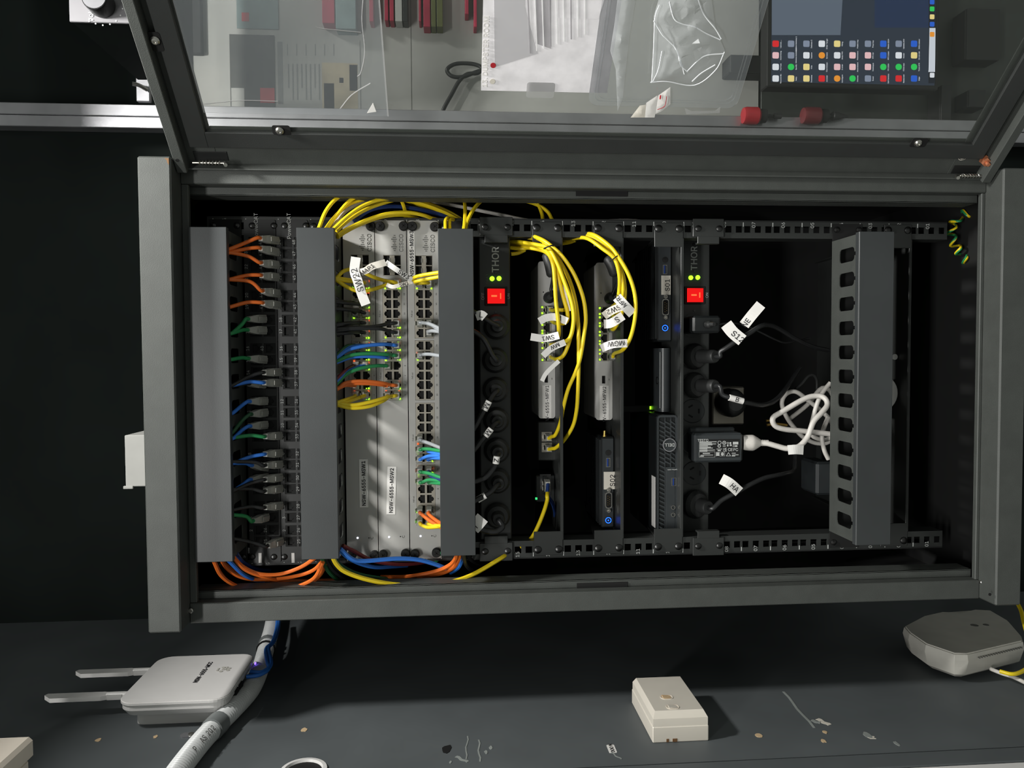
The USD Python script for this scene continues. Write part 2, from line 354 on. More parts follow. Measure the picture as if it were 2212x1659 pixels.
cab.add('retaining_frame', D(.545, .57, .001, .009, .042, 1.041), 'satin_black', dr)
def dscrew(px, py, along):
    c = ondoor(px, py, .009); a = Z if along == 'z' else ds; b = ds if along == 'z' else Z
    sl = sbox(-.008, -.0035, .008, .0035).buffer(.003)
    cab.add('screw_slot', prism(sl, c, a, b, dn, .0006), 'deep_black', dr)
    cab.add('screw', lathe([(.0052, 0), (.0052, .002), (.0035, .004), (.0018, .0042), (.0018, .003), (0, .003)], c + dn * .0004 + .002 * a, dn, 12), 'steel', dr)
for p in ((608, 281, 'z'), (1985, 308, 'z'), (337, 90, 's')): dscrew(*p)
for px, py, d in ((486, 352, 1), (2066, 380, -1)):
    c = ondoor(px, py, .012); e = c + Z * .028 * d * np.array([0, 0, 1])
    cab.add('hinge_plate', place(cbox(-.004, .009, -.001, .0, -.002 if d > 0 else -.04, .04 if d > 0 else .002, .0004), c - dn * .011, ds, dn, Z), 'dark_metal', dr)
    sp = np.array([c + Z * d * (.006 + .026 * t) + .0028 * (math.cos(40 * t) * ds + math.sin(40 * t) * dn) for t in np.linspace(0, 1, 90)])
    cab.add('hinge_spring', tube(sp, .0007, 5, 1, False), 'steel', dr)
    cab.add('hinge_pin', cat(tube([c - Z * d * .001, c + Z * d * .04], .0018, 8, 1, False), tube([c, c + ds * .003 + dn * .009 - Z * d * .003], .0024, 8, 1, False)), 'steel', dr)
c = ondoor(2081, 337, .0035)
cab.add('earth_sticker', lathe([(0, 0), (.0068, 0), (.0068, .0003), (0, .0003)], c, dn, 20), 'old_white', dr, 'round white earth sign sticker')
cab.add('earth_mark', cat([prism(Point(0, 0).buffer(.0058).difference(Point(0, 0).buffer(.005)), c + dn * .0004, ds, Z, dn, .0002)] +
    [obox(c + dn * .0005 + a * ds * .001 + b * Z * .001, ds, Z, dn, hw * .001, hv * .001, .0001) for a, b, hw, hv in ((1.9, 0, 1.8, .35), (0, 0, .35, 3.6), (-1.4, 0, .35, 2.4), (-2.8, 0, .35, 1.2))]), 'ink', dr)
c = ondoor(2124, 342, .001)
cab.add('earth_stud', cat(cyl(c, c + dn * .016, .0026, 12), lathe([(.0065, .002), (.0065, .004), (0, .004)], c, dn, 6), lathe([(.0055, .007), (.0055, .0115), (.003, .0115)], c, dn, 6)), 'copper', dr, 'copper earth stud and nuts')
c = ondoor(383, 346, .02)
cab.add('screw_hole', cyl(c - dn * .0005, c + dn * .0004, .0022, 10), 'deep_black', dr)

# ---------------------------------------------------------------- cable managers: slotted trays with folded covers
def manager(cov, label, slots=12):
    zt, zb = cov; d = .08; W = .2175
    t = Thing('cable_manager', label, 'cable manager', 'slotted cable managers in the cabinet')
    sl = []
    for k in range(slots):
        cx = (k - (slots - 1) / 2) * .0345
        sl += [rrect(cx - .0098, cx + .0098, -.064, -.022, .006), sbox(cx - .0025, -.08, cx + .0025, -.06)]
    wall = sbox(-W + .002, -d + .003, W - .002, 0).difference(unary_union(sl))
    tr = t.add('tray', cat(front(sbox(-.241, zb + .001, .241, zt - .001).difference(unary_union([Point(s * .2325, z).buffer(.0035) for s in (-1, 1) for z in (zb + .0065, zt - .0065)])), -.002, .0018)), 'matt_black')  # tray back coloured darker than the finger walls, imitating shade behind the slots
    for z in (zt - .0022, zb + .0008): t.add('finger_wall', prism(wall, (0, 0, z), X, Y, Z, .0014), 'black_paint', tr)
    for s in (-1, 1):
        for z in (zb + .0065, zt - .0065): t.add('screw', lathe([(.0045, 0), (.0042, .0018), (.002, .0028), (0, .0028)], (s * .2325, -.002, z), -Y, 12), 'dark_steel')
    t.add('cover', cat(cbox(-W, W, -d - .0015, -d, zb - .0015, zt + .0015, .0006), cbox(-W, W, -d, -d + .009, zt + .0003, zt + .0015, .0004), cbox(-W, W, -d, -d + .009, zb - .0015, zb - .0003, .0004)), 'cover_black')
    return t
manager((1.0725, 1.0275), 'black cable manager with grey cover at the very top of the rack')
manager((.9362, .8908), 'black covered cable manager between the patch panels and the grey switches')
manager((.7535, .7098), 'black covered cable manager below the lowest grey switch')
m4_ = manager((.1770, .1300), 'black cable manager near the cabinet bottom with its slotted top showing')
# ================================================================ equipment in the rack
YP = -.0025                                                          # face of the 1U panels
# ---- three grey network switches
RY = [613.8, 635.4, 656.7, 677.8, 698.8, 719.5, 746.5, 768, 790, 811.5, 831.8, 853]
RY3 = RY + [881.5, 902, 923.5, 945.5, 968, 989, 1014, 1037, 1056.5, 1078, 1100.5, 1123]
def cisco_mark(x0, zc):
    """the bridge of bars over the maker's name, as lettered on the switch"""
    hs = [.0024, .0046, .0078, .0046, .0024, .0046, .0078, .0046, .0024]
    w = .0212 / 8
    return cat([box(x0 + i * w - .0006, x0 + i * w + .0006, YP - .0003, YP, zc + .0012 + (0.0078 - h) * .35, zc + .0012 + h + (.0078 - h) * .35) for i, h in enumerate(hs)] +
               [text('CISCO', .0056, (x0 + .0106, YP - .0001, zc - .0048))])
def rj_outline(cx, cz, tab, s=1.):
    w, h = .0058 * s, .0043 * s
    P = [(-w, -h), (w, -h), (w, h * .55), (w * .55, h * .55), (w * .55, h), (w * .3, h), (w * .3, h * 1.25), (-w * .3, h * 1.25), (-w * .3, h), (-w * .55, h), (-w * .55, h * .55), (-w, h * .55)]
    return Polygon([(cx + a, cz + tab * b) for a, b in P])
SW = []
def switch(px0, px1, cols, rows, lab, sfp, knob_t, knob_b, logo, leds):
    t = Thing('network_switch', lab, 'network switch', 'grey rack network switches'); SW.append(t)
    z1, z0 = at(px0, 840, YP)[2] - .0003, at(px1, 840, YP)[2] + .0003
    xt, xb = .2412, -.2412
    groups = [rows[i:i + 6] for i in range(0, len(rows), 6)]
    holes, blocks = [], []
    zc = [at(c, 800, YP)[2] for c in cols]
    zm = [(zc[0] + zc[1]) / 2] ; ztop, zbot = zc[0] + .0072, zc[1] - .0072
    for g in groups:
        xs = [at((cols[0] + cols[1]) / 2, r, YP)[0] for r in g]
        holes.append(sbox(min(xs) - .0076, zbot, max(xs) + .0076, ztop)); blocks.append(xs)
    sx0, sx1, sz0, sz1 = rect(*sfp, YP); holes.append(sbox(sx0, sz0, sx1, sz1))
    t.add('faceplate', front(rrect(xb, xt, z0, z1, .004).difference(unary_union(holes)), YP, .0022), 'switch_grey')
    t.add('chassis', cat(box(-.22, .22, .014, .26, z0 + .0012, z1 - .0012)), 'switch_grey')
    for hb, xs in zip(holes, blocks):
        rp = [rj_outline(x, zc[0] - .0006, 1) for x in xs] + [rj_outline(x, zc[1] + .0006, -1) for x in xs]
        b = t.add('port_block', front(hb.buffer(-.0003).difference(unary_union(rp)), YP + .0004, .01), 'port_metal')
        for p in rp: t.add('port', front(p.buffer(-.0002), YP + .0042, .006), 'deep_black', b)
    # fibre cages with their spring latches
    cg = t.add('fibre_cage', front(sbox(sx0 + .0003, sz0 + .0003, sx1 - .0003, sz1 - .0003).difference(unary_union([sbox(a + .0006, c + .0006, b - .0006, d - .0006) for a, b in ((sx0, (sx0 + sx1) / 2), ((sx0 + sx1) / 2, sx1)) for c, d in ((sz0, sz0 + .0095), (sz1 - .0095, sz1))])), YP + .0006, .012), 'port_metal')
    for a, b in ((sx0, (sx0 + sx1) / 2), ((sx0 + sx1) / 2, sx1)):
        for c, d in ((sz0, sz0 + .0095), (sz1 - .0095, sz1)):
            t.add('fibre_port', box(a + .0008, b - .0008, YP + .007, YP + .012, c + .0008, d - .0008), 'deep_black', cg)
        for zz, dz in ((sz0 + .0096, -1), (sz1 - .0096, 1)):
            t.add('latch', cat(box((a + b) / 2 - .003, (a + b) / 2 + .003, YP - .0006, YP + .001, zz, zz + dz * .0014)), 'steel', cg)
    for px, py in knob_t + knob_b:
        c = at(px, py, YP)
        k = t.add('thumb_screw', lathe([(.006, 0), (.0066, .0015), (.0066, .007), (.0056, .0088), (0, .0088)], c, -Y, 18), 'matt_black')
        t.add('screw_cross', cat([obox(c - Y * .009, (X + s * Z) / 2 ** .5, (X - s * Z) / 2 ** .5, Y, .0034, .0006, .0004) for s in (-1, 1)]), 'deep_black', k)
    lx = at(*logo, YP); t.add('maker_mark', cisco_mark(lx[0] - .0106, lx[2]), 'grey_ink')
    # tiny print beside the ports
    pr_ = []
    for k, r in enumerate(rows):
        x = at((cols[0] + cols[1]) / 2, r, YP)[0]
        pr_.append(text(str(2 * (len(rows) - k)), .0019, (x, YP - .0001, zbot - .0035)))
        if k % 6 == 3: pr_.append(text('PoE out', .0019, (x, YP - .0001, ztop + .004)))
    t.add('port_numbers', cat(pr_), 'grey_ink')
    c = at(*leds[0], YP); t.add('status_light', lathe([(.0015, 0), (.0012, .0006), (0, .0007)], c, -Y, 12), 'led_white')
    c = at(*leds[1], YP); t.add('reset_hole', cyl(c + Y * .0003, c - Y * .0003, .0008, 8), 'deep_black')
    c = c - [0, 0, .0042]; a = np.linspace(.9, 5.6, 12); t.add('reset_mark', tube([c + .0017 * np.array([math.cos(q), -.0001 / .0017, math.sin(q)]) for q in a], .0003, 4, 1, False), 'grey_ink')
    return t
def paper_label(t, r4, y, s, h, m='paper', ink='ink', tilt=0., under=None, bold=False):
    x0, x1, z0, z1 = rect(*r4, y); c = np.array([(x0 + x1) / 2, y, (z0 + z1) / 2])
    u = np.array([math.cos(tilt), 0, math.sin(tilt)]); v = np.array([-math.sin(tilt), 0, math.cos(tilt)])
    p = t.add('name_label', obox(c, u, v, Y, (x1 - x0) / 2, (z1 - z0) / 2, .00025), m, under, label='white name label reading ' + s)
    if s: t.add('lettering', text(s, h, c - Y * .0004, u, v, bold), ink, p)
    return p
s1 = switch(744.5, 813, (771, 791.5), RY, 'topmost grey network switch under the second cable manager, fed with black, blue and orange leads', (758, 550, 797, 595), [(801, 489.5)], [(761.5, 1195), (809.6, 1197.5)], (790, 524), [(772.5, 1162), (797, 1162)])
s2 = switch(813.6, 881.2, (839, 858.5), RY, 'middle grey network switch of the three, with its two slots filled near its top end', (828, 551, 866, 595), [(822, 490), (872, 489.5)], [(828, 1196.5), (876.5, 1194.5)], (859, 525), [(840.5, 1160), (865, 1159)])
s3 = switch(882, 951.5, (907.7, 927.2), RY3, 'lowest grey network switch with forty-eight ports, beside the third cable manager', (897, 552, 934, 595), [(891, 490), (939, 491)], [(896.7, 1195), (943, 1192)], (927, 526), [(908.5, 1158), (933, 1157.5)])
paper_label(s1, (776.3, 992, 795, 1096), YP - .0003, 'NSW-6555-MSW1', .005, bold=True, tilt=.0)
paper_label(s2, (836, 1008, 855, 1111), YP - .0003, 'NSW-6555-MSW2', .005, bold=True, tilt=-.035)
paper_label(s3, (882.6, 498, 895.8, 598), YP - .0003, 'NSW-6555-MSW3', .005, bold=True)
# lit port lamps
def lamp(t, px, py, m, r=.0011):
    c = at(px, py, YP - .0006); t.add('port_light', box(c[0] - r, c[0] + r, c[1] - .0004, c[1] + .001, c[2] - r, c[2] + r), m)
for py in (622.5, 664, 686.5, 706, 730, 756, 777, 798, 839, 862):
    lamp(s1, 796.5, py, 'led_green'); lamp(s1, 791.3, py, 'led_green', .0007)
for py in (607, 632, 671, 692, 715, 741, 783, 845): lamp(s1, 796, py, 'led_orange'); lamp(s1, 791.5, py + 1, 'led_orange', .0009)
for px, py, m in ((763.5, 621, 'led_green'), (764.5, 686.5, 'led_green'), (765, 780, 'led_orange'), (766, 846, 'led_orange')): lamp(s1, px, py, m)
for py in (623, 708, 729, 756, 777, 839.5, 861.5): lamp(s2, 864, py, 'led_green'); lamp(s2, 859.5, py - .5, 'led_green', .0007)
for py in (606, 692, 713, 740.5, 761.5, 824.5, 845): lamp(s2, 862, py, 'led_orange', .0009)
for px, py, m in ((832, 623, 'led_green'), (833, 729, 'led_green'), (833, 757, 'led_green'), (833.5, 778, 'led_green'), (834, 845, 'led_orange')): lamp(s2, px, py, m)
for px, py, m in ((900.5, 623, 'led_green'), (932, 623, 'led_green'), (902.5, 777, 'led_green'), (902, 762, 'led_orange'), (903, 976, 'led_green'), (903, 959, 'led_orange'), (934, 996, 'led_green'), (935, 975, 'led_green'), (935, 1021, 'led_green'), (904, 1024, 'led_green'), (904, 1043, 'led_green'), (903, 1016, 'led_orange'), (901, 1106, 'led_green'), (901, 1127, 'led_green'), (935, 1013, 'led_orange')): lamp(s3, px, py, m)

# ---- patch panels
PY24 = [523.8, 548.6, 576.6, 600.5, 638, 663, 691, 715.7, 752.8, 777.6, 804.6, 829.4, 866.6, 890.9, 918.4, 942.6, 979.6, 1004, 1031.8, 1055.8, 1093, 1117.4, 1144.8, 1169]
def patch_panel(px0, px1, lab, cols, numx, brandx):
    t = Thing('patch_panel', lab, 'patch panel', 'black rack patch panels')
    z1, z0 = at(px0, 840, 0)[2] - .0004, at(px1, 840, 0)[2] + .0004
    cz = [at(c, 840, 0)[2] for c in cols]; xs = [at(cols[0], p, 0)[0] for p in PY24]
    hl = [sbox(x - .0072, z - .0078, x + .0072, z + .0078) for x in xs for z in cz]
    t.add('faceplate', front(rrect(-.241, .241, z0, z1, .003).difference(unary_union(hl)), -.002, .002), 'dark_metal')
    t.add('module_block', cat([box(min(xs[4 * g:4 * g + 4]) - .011, max(xs[4 * g:4 * g + 4]) + .011, .002, .03, z0 + .001, z1 - .001) for g in range(6)]), 'matt_black')
    for x in xs:
        for z in cz:
            b = t.add('jack', front(sbox(x - .0071, z - .0077, x + .0071, z + .0077).difference(rj_outline(x, z + .001, -1, .95)), -.0014, .003), 'matt_black')
    N = []
    for k, x in enumerate(xs):
        N.append(text(str(24 - k), .004, (x, -.0022, at(numx[0], 840, 0)[2]))); N.append(text(str(48 - k), .004, (x, -.0022, at(numx[1], 840, 0)[2])))
    t.add('port_numbers', cat(N), 'white_ink')
    for px in (px0 + 11.5, px1 - 10.5):
        for py in (487.5, 1203):
            c = at(px, py, -.002); k = t.add('screw', lathe([(.0045, 0), (.0042, .0016), (.0026, .0026), (0, .0026)], c, -Y, 12), 'dark_steel')
    t.add('type_lettering', text('PowerCAT', .0052, at(brandx, 488, -.0024)), 'white_ink')
    t.add('blank_label', obox(at(brandx + 9, 1205, -.0024), X, Z, Y, .007, .0021, .0002), 'paper')
    return t
patch_panel(533, 602, 'upper black patch panel, plugged with coloured leads under the top cable manager', (556, 585), (537.5, 568.5), 553)
patch_panel(602.5, 671, 'lower black patch panel with mostly empty jacks, half hidden by the second cable manager', (624.5, 653), (609.5, 640.5), 624)

# ---- power strips
def lens(t, px, py, y, m, r=.0036):
    c = at(px, py, y); t.add('indicator_light', lathe([(r, 0), (r * .95, .002), (r * .6, .0034), (0, .004)], c, -Y, 14), m)
def pdu(y, face, ears, lab, lx, sockets):
    t = Thing('power_strip', lab, 'power strip', 'black rack power strips')
    x0, x1, z0, z1 = rect(*face, y)
    t.add('body', cbox(x0, x1, y, y + .045, z0, z1, .0015), 'satin_black')
    for s, (ex0, ex1) in zip((1, -1), ears):
        za, zb = at(ex0, 490 if s > 0 else 1187, 0)[2], at(ex1, 490 if s > 0 else 1187, 0)[2]
        e = t.add('mounting_ear', cat(cbox(s * .2205, s * .247, -.0045, -.002, zb, za, .0008), cbox(s * .2105, s * .2215, -.0045, -.002, zb + .007, za - .007, .0006), box(s * .2105, s * .213, -.003, .006, zb + .007, za - .007)), 'satin_black')
        for q in (za - .0075, zb + .0075): t.add('screw', lathe([(.0048, 0), (.0044, .002), (.0024, .0032), (0, .0032)], (s * .2325, -.0045, q), -Y, 12), 'dark_steel', e)
    L = at(lx[0], lx[1], y - .0004)
    t.add('maker_lettering', text('THOR', .0096, L, bold=True), 'silver_ink')
    lens(t, lx[0] - 7, lx[2], y, 'led_green'); lens(t, lx[0] + 8, lx[2] - .5, y, 'led_green')
    t.add('fault_print', text('FAULT', .0032, at(lx[0] - 18, lx[2], y - .0002)), 'grey_ink')
    c = at(lx[0] + 1.5, lx[3], y); sw = t.add('rocker_surround', cat(cbox(c[0] - .0135, c[0] + .0135, y - .002, y + .001, c[2] - .0165, c[2] + .0165, .0006)), 'matt_black')
    t.add('rocker', hull([(c[0] + a * .0105, y - .0035 - .003 * (b > 0), c[2] + b * .0125) for a in (-1, 1) for b in (-1, 1)] + [(c[0] + a * .0105, y, c[2] + b * .0125) for a in (-1, 1) for b in (-1, 1)]), 'neon_red', sw, 'lit red rocker')
    t.add('rocker_mark', cat(box(c[0] - .0012, c[0] + .0012, y - .0072, y - .0054, c[2] - .001, c[2] + .007), box(c[0] - .004, c[0] + .004, y - .0064, y - .0044, c[2] - .007, c[2] - .0055)), 'neon_core', sw)
    t.add('switch_print', cat(text('OFF', .004, at(lx[0] - 27, lx[3], y - .0002)), text('ON', .004, at(lx[0] + 28, lx[3], y - .0002))), 'white_ink')
    for px, py in sockets:
        c = at(px, py, y)
        k = t.add('socket', lathe([(.0185, 0), (.0185, .0012), (.017, .0018), (0, .0018)], c, -Y, 28), 'pc_black')
        pins = [((-.0075, .0035), .5), ((.0075, .0035), -.5), ((0, -.0095), 1.5708)]
        t.add('socket_slot', cat([obox(c + [a, -.0021, b], np.array([math.sin(q), 0, math.cos(q)]), np.array([math.cos(q), 0, -math.sin(q)]), Y, .0036, .0012, .0003) for (a, b), q in pins]), 'deep_black', k)
    for px, py in ((lx[0], lx[1] - 30), (lx[0] + 1, lx[1] + 28), (lx[0] + 1, lx[1] + 113)): t.add('screw', lathe([(.0022, 0), (.002, .0008), (0, .0008)], at(px, py, y), -Y, 10), 'dark_steel')
    return t
PD1, PD2 = .006, .054
S1 = [(1072, 706), (1069, 778), (1070, 841.5), (1071.5, 906.8), (1072.6, 972), (1073.7, 1037), (1074, 1112)]
S2 = [(1497, 703), (1497, 770), (1497, 832), (1496, 888), (1496, 955), (1499, 1022), (1499, 1088)]
pdu(PD1, (1036, 511, 1103.5, 1166), ((1036, 1107), (1036, 1107)), 'black power strip full of round plugs under the third cable manager', (1070, 561, 602, 640), S1)
pdu(PD2, (1472, 518, 1532.5, 1150), ((1495, 1562), (1495, 1562)), 'black power strip behind the lowest shelf with empty sockets and a power brick', (1499, 558, 600, 638), S2)

# ---- shelves
def shelf(k, lab):
    z = k * U + .0012; t = Thing('rack_shelf', lab, 'shelf', 'black cantilever rack shelves')
    t.add('tray', cat(cbox(-.219, .219, -.001, .29, z, z + .0015, .0005), cbox(-.219, .219, -.002, .0, z - .0012, z + .0035, .0006)), 'satin_black')
    for s in (-1, 1):
        e = t.add('mounting_ear', cat(cbox(s * .206, s * .241, -.0022, -.0002, z, z + U - .002, .0006)), 'satin_black')
        t.add('side_bracket', tm([(s * .2185, 0, z), (s * .22, 0, z), (s * .2185, .29, z), (s * .22, .29, z), (s * .2185, 0, z + .042), (s * .22, 0, z + .042), (s * .2185, .29, z + .008), (s * .22, .29, z + .008)],
            _quads([[0, 2, 3, 1], [4, 5, 7, 6], [0, 1, 5, 4], [2, 6, 7, 3], [0, 4, 6, 2], [1, 3, 7, 5]])), 'satin_black', e)
        for q in (z + .0063, z + U - .0075): t.add('screw', lathe([(.0056, 0), (.0052, .002), (.003, .0035), (0, .0035)], (s * .2325, -.002, q), -Y, 14), 'dark_steel', e)
    return z + .0015
ZA = shelf(13, 'upper black rack shelf carrying the first silver firewall')
ZB = shelf(11, 'middle black rack shelf carrying the second silver firewall')
ZC = shelf(9, 'lowest black rack shelf carrying the mini computers')

ZD = shelf(1.2, 'empty black shelf edge at the cabinet bottom, below the slotted cable manager')
# ---- silver firewalls
YF = .066
def firewall(z, py0, py1, lab, name, pts):
    t = Thing('firewall_box', lab, 'firewall', 'slim silver firewall boxes')
    a, b = at(1250, py0, YF)[0], at(1250, py1, YF)[0]; x0, x1 = min(a, b), max(a, b); z1 = z + .0255
    hs, rp = [], []
    zc = z + .0135
    for p in pts[1]:
        x = at(1200, p, YF)[0]; hs.append(sbox(x - .007, zc - .0085, x + .007, zc + .0085))
    ux = at(1200, pts[2], YF)[0]; hs.append(sbox(ux - .006, zc - .0026, ux + .006, zc + .0026))
    t.add('case', cat(front(rrect(x0, x1, z, z1, .004).difference(unary_union(hs)), YF, .004), front(rrect(x0 + .001, x1 - .001, z + .0005, z1 - .0005, .004), YF + .012, .1), *[box(q, q + .0015, YF + .003, YF + .012, z + .004, z1 - .004) for q in (x0 + .0005, x1 - .002)]), 'firewall_silver')
    for k, p in enumerate(pts[1]):
        x = at(1200, p, YF)[0]
        k_ = t.add('port', front(sbox(x - .0068, zc - .0083, x + .0068, zc + .0083).difference(rj_outline(x, zc - .0015, 1, 1.)), YF + .0005, .004), 'port_metal')
        t.add('port_hole', front(rj_outline(x, zc - .0015, 1, .98), YF + .004, .003), 'deep_black', k_)
        for q in (-.0045, .0045): t.add('port_light', box(x + q - .0013, x + q + .0013, YF - .0003, YF + .001, zc + .0045, zc + .007), 'led_green', k_)
    t.add('usb_port', cat(front(sbox(ux - .0059, zc - .0025, ux + .0059, zc + .0025).difference(sbox(ux - .0053, zc - .0018, ux + .0053, zc + .0018)), YF + .0003, .004), box(ux - .0055, ux + .0055, YF + .003, YF + .004, zc - .002, zc + .002)), 'deep_black')
    t.add('usb_mark', cat(cyl((ux, YF - .0002, zc - .0085), (ux, YF, zc - .0085), .0007, 8), box(ux - .002, ux + .002, YF - .0002, YF, zc - .0087, zc - .0083)), 'grey_ink')
    t.add('reset_hole', cyl((at(1180, pts[3], YF)[0], YF - .0002, zc + .004), (at(1180, pts[3], YF)[0], YF + .001, zc + .004), .0009, 8), 'deep_black')
    lx = at(1190, pts[4], YF)[0]
    p = t.add('name_label', cbox(x0 + .0003, lx, YF - .0004, YF, zc - .008, zc + .006, .0001), 'paper', label='white name label reading ' + name)
    t.add('lettering', text(name[2:], .005, ((x0 + lx) / 2 - .002, YF - .0006, zc - .001)), 'ink', p)
    return t
f1 = firewall(ZA, 565, 903, 'silver firewall box with five yellow leads on the upper shelf', 'NSW-6555-MFW1', (0, [670, 690, 708, 726, 745.5, 771], 818, 631, 832))
f2 = firewall(ZB, 567, 908, 'silver firewall box with four yellow leads on the middle shelf', 'NSW-6555-MFW2', (0, [672, 692, 711, 731, 750, 771], 821, 633, 834))

# ---- two black mini computers
def d_sub(t, c):
    s = t.add('serial_port', front(rrect(c[0] - .0125, c[0] + .0125, c[2] - .0052, c[2] + .0052, .0035), c[1] - .004, .004), 'steel')
    t.add('serial_socket', front(rrect(c[0] - .011, c[0] + .011, c[2] - .004, c[2] + .004, .003), c[1] - .0044, .001), 'deep_black', s)
    t.add('serial_pin', cat([cyl((c[0] + (k - 2) * .0034 + (0 if r else .0017), c[1] - .0044, c[2] + (.0014 if r else -.0014)), (c[0] + (k - 2) * .0034 + (0 if r else .0017), c[1] - .0054, c[2] + (.0014 if r else -.0014)), .0005, 6) for r in (0, 1) for k in range(5 if r else 4)]), 'brass', s)
    for q in (-.0158, .0158): t.add('hex_post', lathe([(.0033, 0), (.0033, .005), (.0018, .005), (0, .003)], c + [q, 0, 0], -Y, 6), 'steel', s)
def mini_pc(z, y, r, lab, tag, spots):
    t = Thing('mini_computer', lab, 'computer', 'small black fanless computers')
    x1, x0 = at(r[0], r[2], y)[0], at(r[0], r[3], y)[0]; z1 = at(r[0], 830, y)[2]; z0 = z
    t.add('case', cat(cbox(x0, x1, y, y + .13, z0, z1, .002), *[cbox(x0 + .004, x1 - .004, y + .004 + k * .012, y + .010 + k * .012, z1 - .0005, z1 + .003, .0005) for k in range(10)]), 'pc_black')
    t.add('front_plate', cbox(x0 + .002, x1 - .002, y - .001, y + .001, z0 + .0015, z1 - .0015, .0008), 'pc_front')
    zc = (z0 + z1) / 2
    c = at(zpx := 1300, spots[0], y); c = np.array([c[0], y - .001, zc]); t.add('antenna_plug', lathe([(.0044, 0), (.0044, .001), (0, .0012)], c, -Y, 16), 'dark_steel')
    c = np.array([at(1300, spots[1], y)[0], y - .001, zc])
    u = t.add('usb_port', front(rrect(c[0] - .007, c[0] + .007, c[2] - .0032, c[2] + .0032, .0005).difference(sbox(c[0] - .0062, c[2] - .0025, c[0] + .0062, c[2] + .0025)), y - .002, .002), 'steel')
    t.add('usb_tongue', box(c[0] - .006, c[0] + .006, y - .0016, y - .001, c[2] - .0002, c[2] + .0018), 'blue_plastic', u)
    xa, xb, za, zb = rect(*spots[2], y - .0015)
    p = t.add('name_label', cat(cbox(xa, xb, y - .0017, y - .0012, za, zb, .0001)), 'old_paper', label='pale name label reading ' + tag); t.add('lettering', text(tag, .0072, ((xa + xb) / 2, y - .0019, (za + zb) / 2 - .002)), 'ink', p)
    d_sub(t, np.array([at(1300, spots[3], y)[0], y - .001, zc]))
    c = np.array([at(1300, spots[4], y)[0], y - .001, zc])
    b = t.add('power_button', lathe([(.0055, 0), (.0055, .0012), (0, .0012)], c, -Y, 20), 'pc_black')
    t.add('light_ring', lathe([(.0036, .0012), (.0036, .0018), (.0048, .0018), (.0048, .0012)], c, -Y, 24), 'led_blue', b)
    t.add('light_dot', lathe([(.0012, .0012), (.0011, .0016), (0, .0016)], c, -Y, 10), 'led_blue', b)
    a = np.array([x1 - .012, y + .03, z1 + .002]); g = t.add('antenna_socket', cat(lathe([(.0032, 0), (.0032, .002), (.0022, .002), (.0022, .009), (.0016, .009), (0, .006)], (x1, y + .006, z1 - .006), X, 12)), 'brass')
    return t
mini_pc(ZC, .05, (1420, 1462, 519, 738), 'black mini computer tagged S01 on the lowest shelf', 'S01', (561, 582, (1428.5, 595, 1449, 637), 664, 709))
mini_pc(ZB, .05, (1299, 1337, 944, 1141), 'black mini computer tagged S02 on the middle shelf', 'S02', (978, 999, (1304, 1019, 1336, 1057), 1080, 1123.5))

# ---- small desktop computer on the lowest shelf
yd = .02; t = Thing('desktop_computer', 'slim black desktop computer with ventilated front on the lowest shelf', 'computer')
xd1, xd0 = at(1440, 897, yd)[0], at(1440, 1163.5, yd)[0]; zd0, zd1 = ZC, at(1419.5, 1000, yd)[2]
t.add('case', cbox(xd0, xd1, yd + .004, yd + .178, zd0, zd1, .003), 'pc_black')
def dpt(px, py): return at(px, py, yd)
vent = []
x0v, x1v, z0v, z1v = rect(1423, 905, 1466, 1009, yd)
bz = t.add('front_bezel', cat(front(rrect(xd0, xd1, zd0, zd1, .005).difference(rrect(xd0 + .003, xd1 - .003, zd0 + .0025, zd1 - .0025, .003)), yd, .008)), 'pc_front')
t.add('front_back', box(xd0 + .002, xd1 - .002, yd + .006, yd + .008, zd0 + .002, zd1 - .002), 'matt_black', bz)
fx0, fx1, fz0, fz1 = rect(1438.5, 1009, 1470, 1161, yd)
fp = t.add('port_panel', cbox(xd0 + .003, fx1, yd + .001, yd + .007, zd0 + .0025, fz1, .0006), 'pc_front', bz)
zg = [zd1 - .0035, zd1 - .0125, zd1 - .0215, zd0 + .003]
def slant(xa, xb, zt, zb):
    n = int((xb - xa) / .0066)
    for k in range(n):
        x = xa + (k + .3) * .0066
        P = Polygon([(x, zb), (x + .0026, zb), (x + .0066, zt), (x + .004, zt)])
        t.add('grille_bar', front(P, yd + .0012, .004), 'pc_front')
slant(xd0 + .004, xd1 - .008, zg[0], zg[1] + .0006); slant(fx1 + .001, xd1 - .008, zg[1] - .0004, zg[2] + .0006); slant(fx1 + .001, xd1 - .008, zg[2] - .0004, zg[3])
t.add('grille_rail', cat(box(xd0 + .003, xd1 - .003, yd + .0012, yd + .005, zg[1] - .0004, zg[1] + .0006), box(fx1, xd1 - .003, yd + .0012, yd + .005, zg[2] - .0004, zg[2] + .0006)), 'pc_front')
c = dpt(1445.5, 961) + [0, -.001, 0]
bd = t.add('badge', lathe([(.0088, -.001), (.0088, .0014), (.0102, .0014), (.0102, -.001)], c, -Y, 32), 'aluminium', None, 'round silver maker badge')
t.add('badge_disc', lathe([(.0088, -.001), (.0088, .0002), (0, .0002)], c, -Y, 28), 'pc_front', bd)
t.add('badge_lettering', text('DELL', .0046, c - Y * .0006, Z, -X, True), 'silver_ink', bd)
t.add('model_lettering', text('OptiPlex 3090', .0017, dpt(1453, 1014.5) - [0, .0002, 0], Z, -X), 'silver_ink', fp)
c = dpt(1456, 1041); u_ = t.add('usb_port', front(rrect(c[0] - .0062, c[0] + .0062, c[2] - .0034, c[2] + .0034, .0006).difference(sbox(c[0] - .0055, c[2] - .0026, c[0] + .0055, c[2] + .0026)), yd - .0003, .002), 'steel', fp)
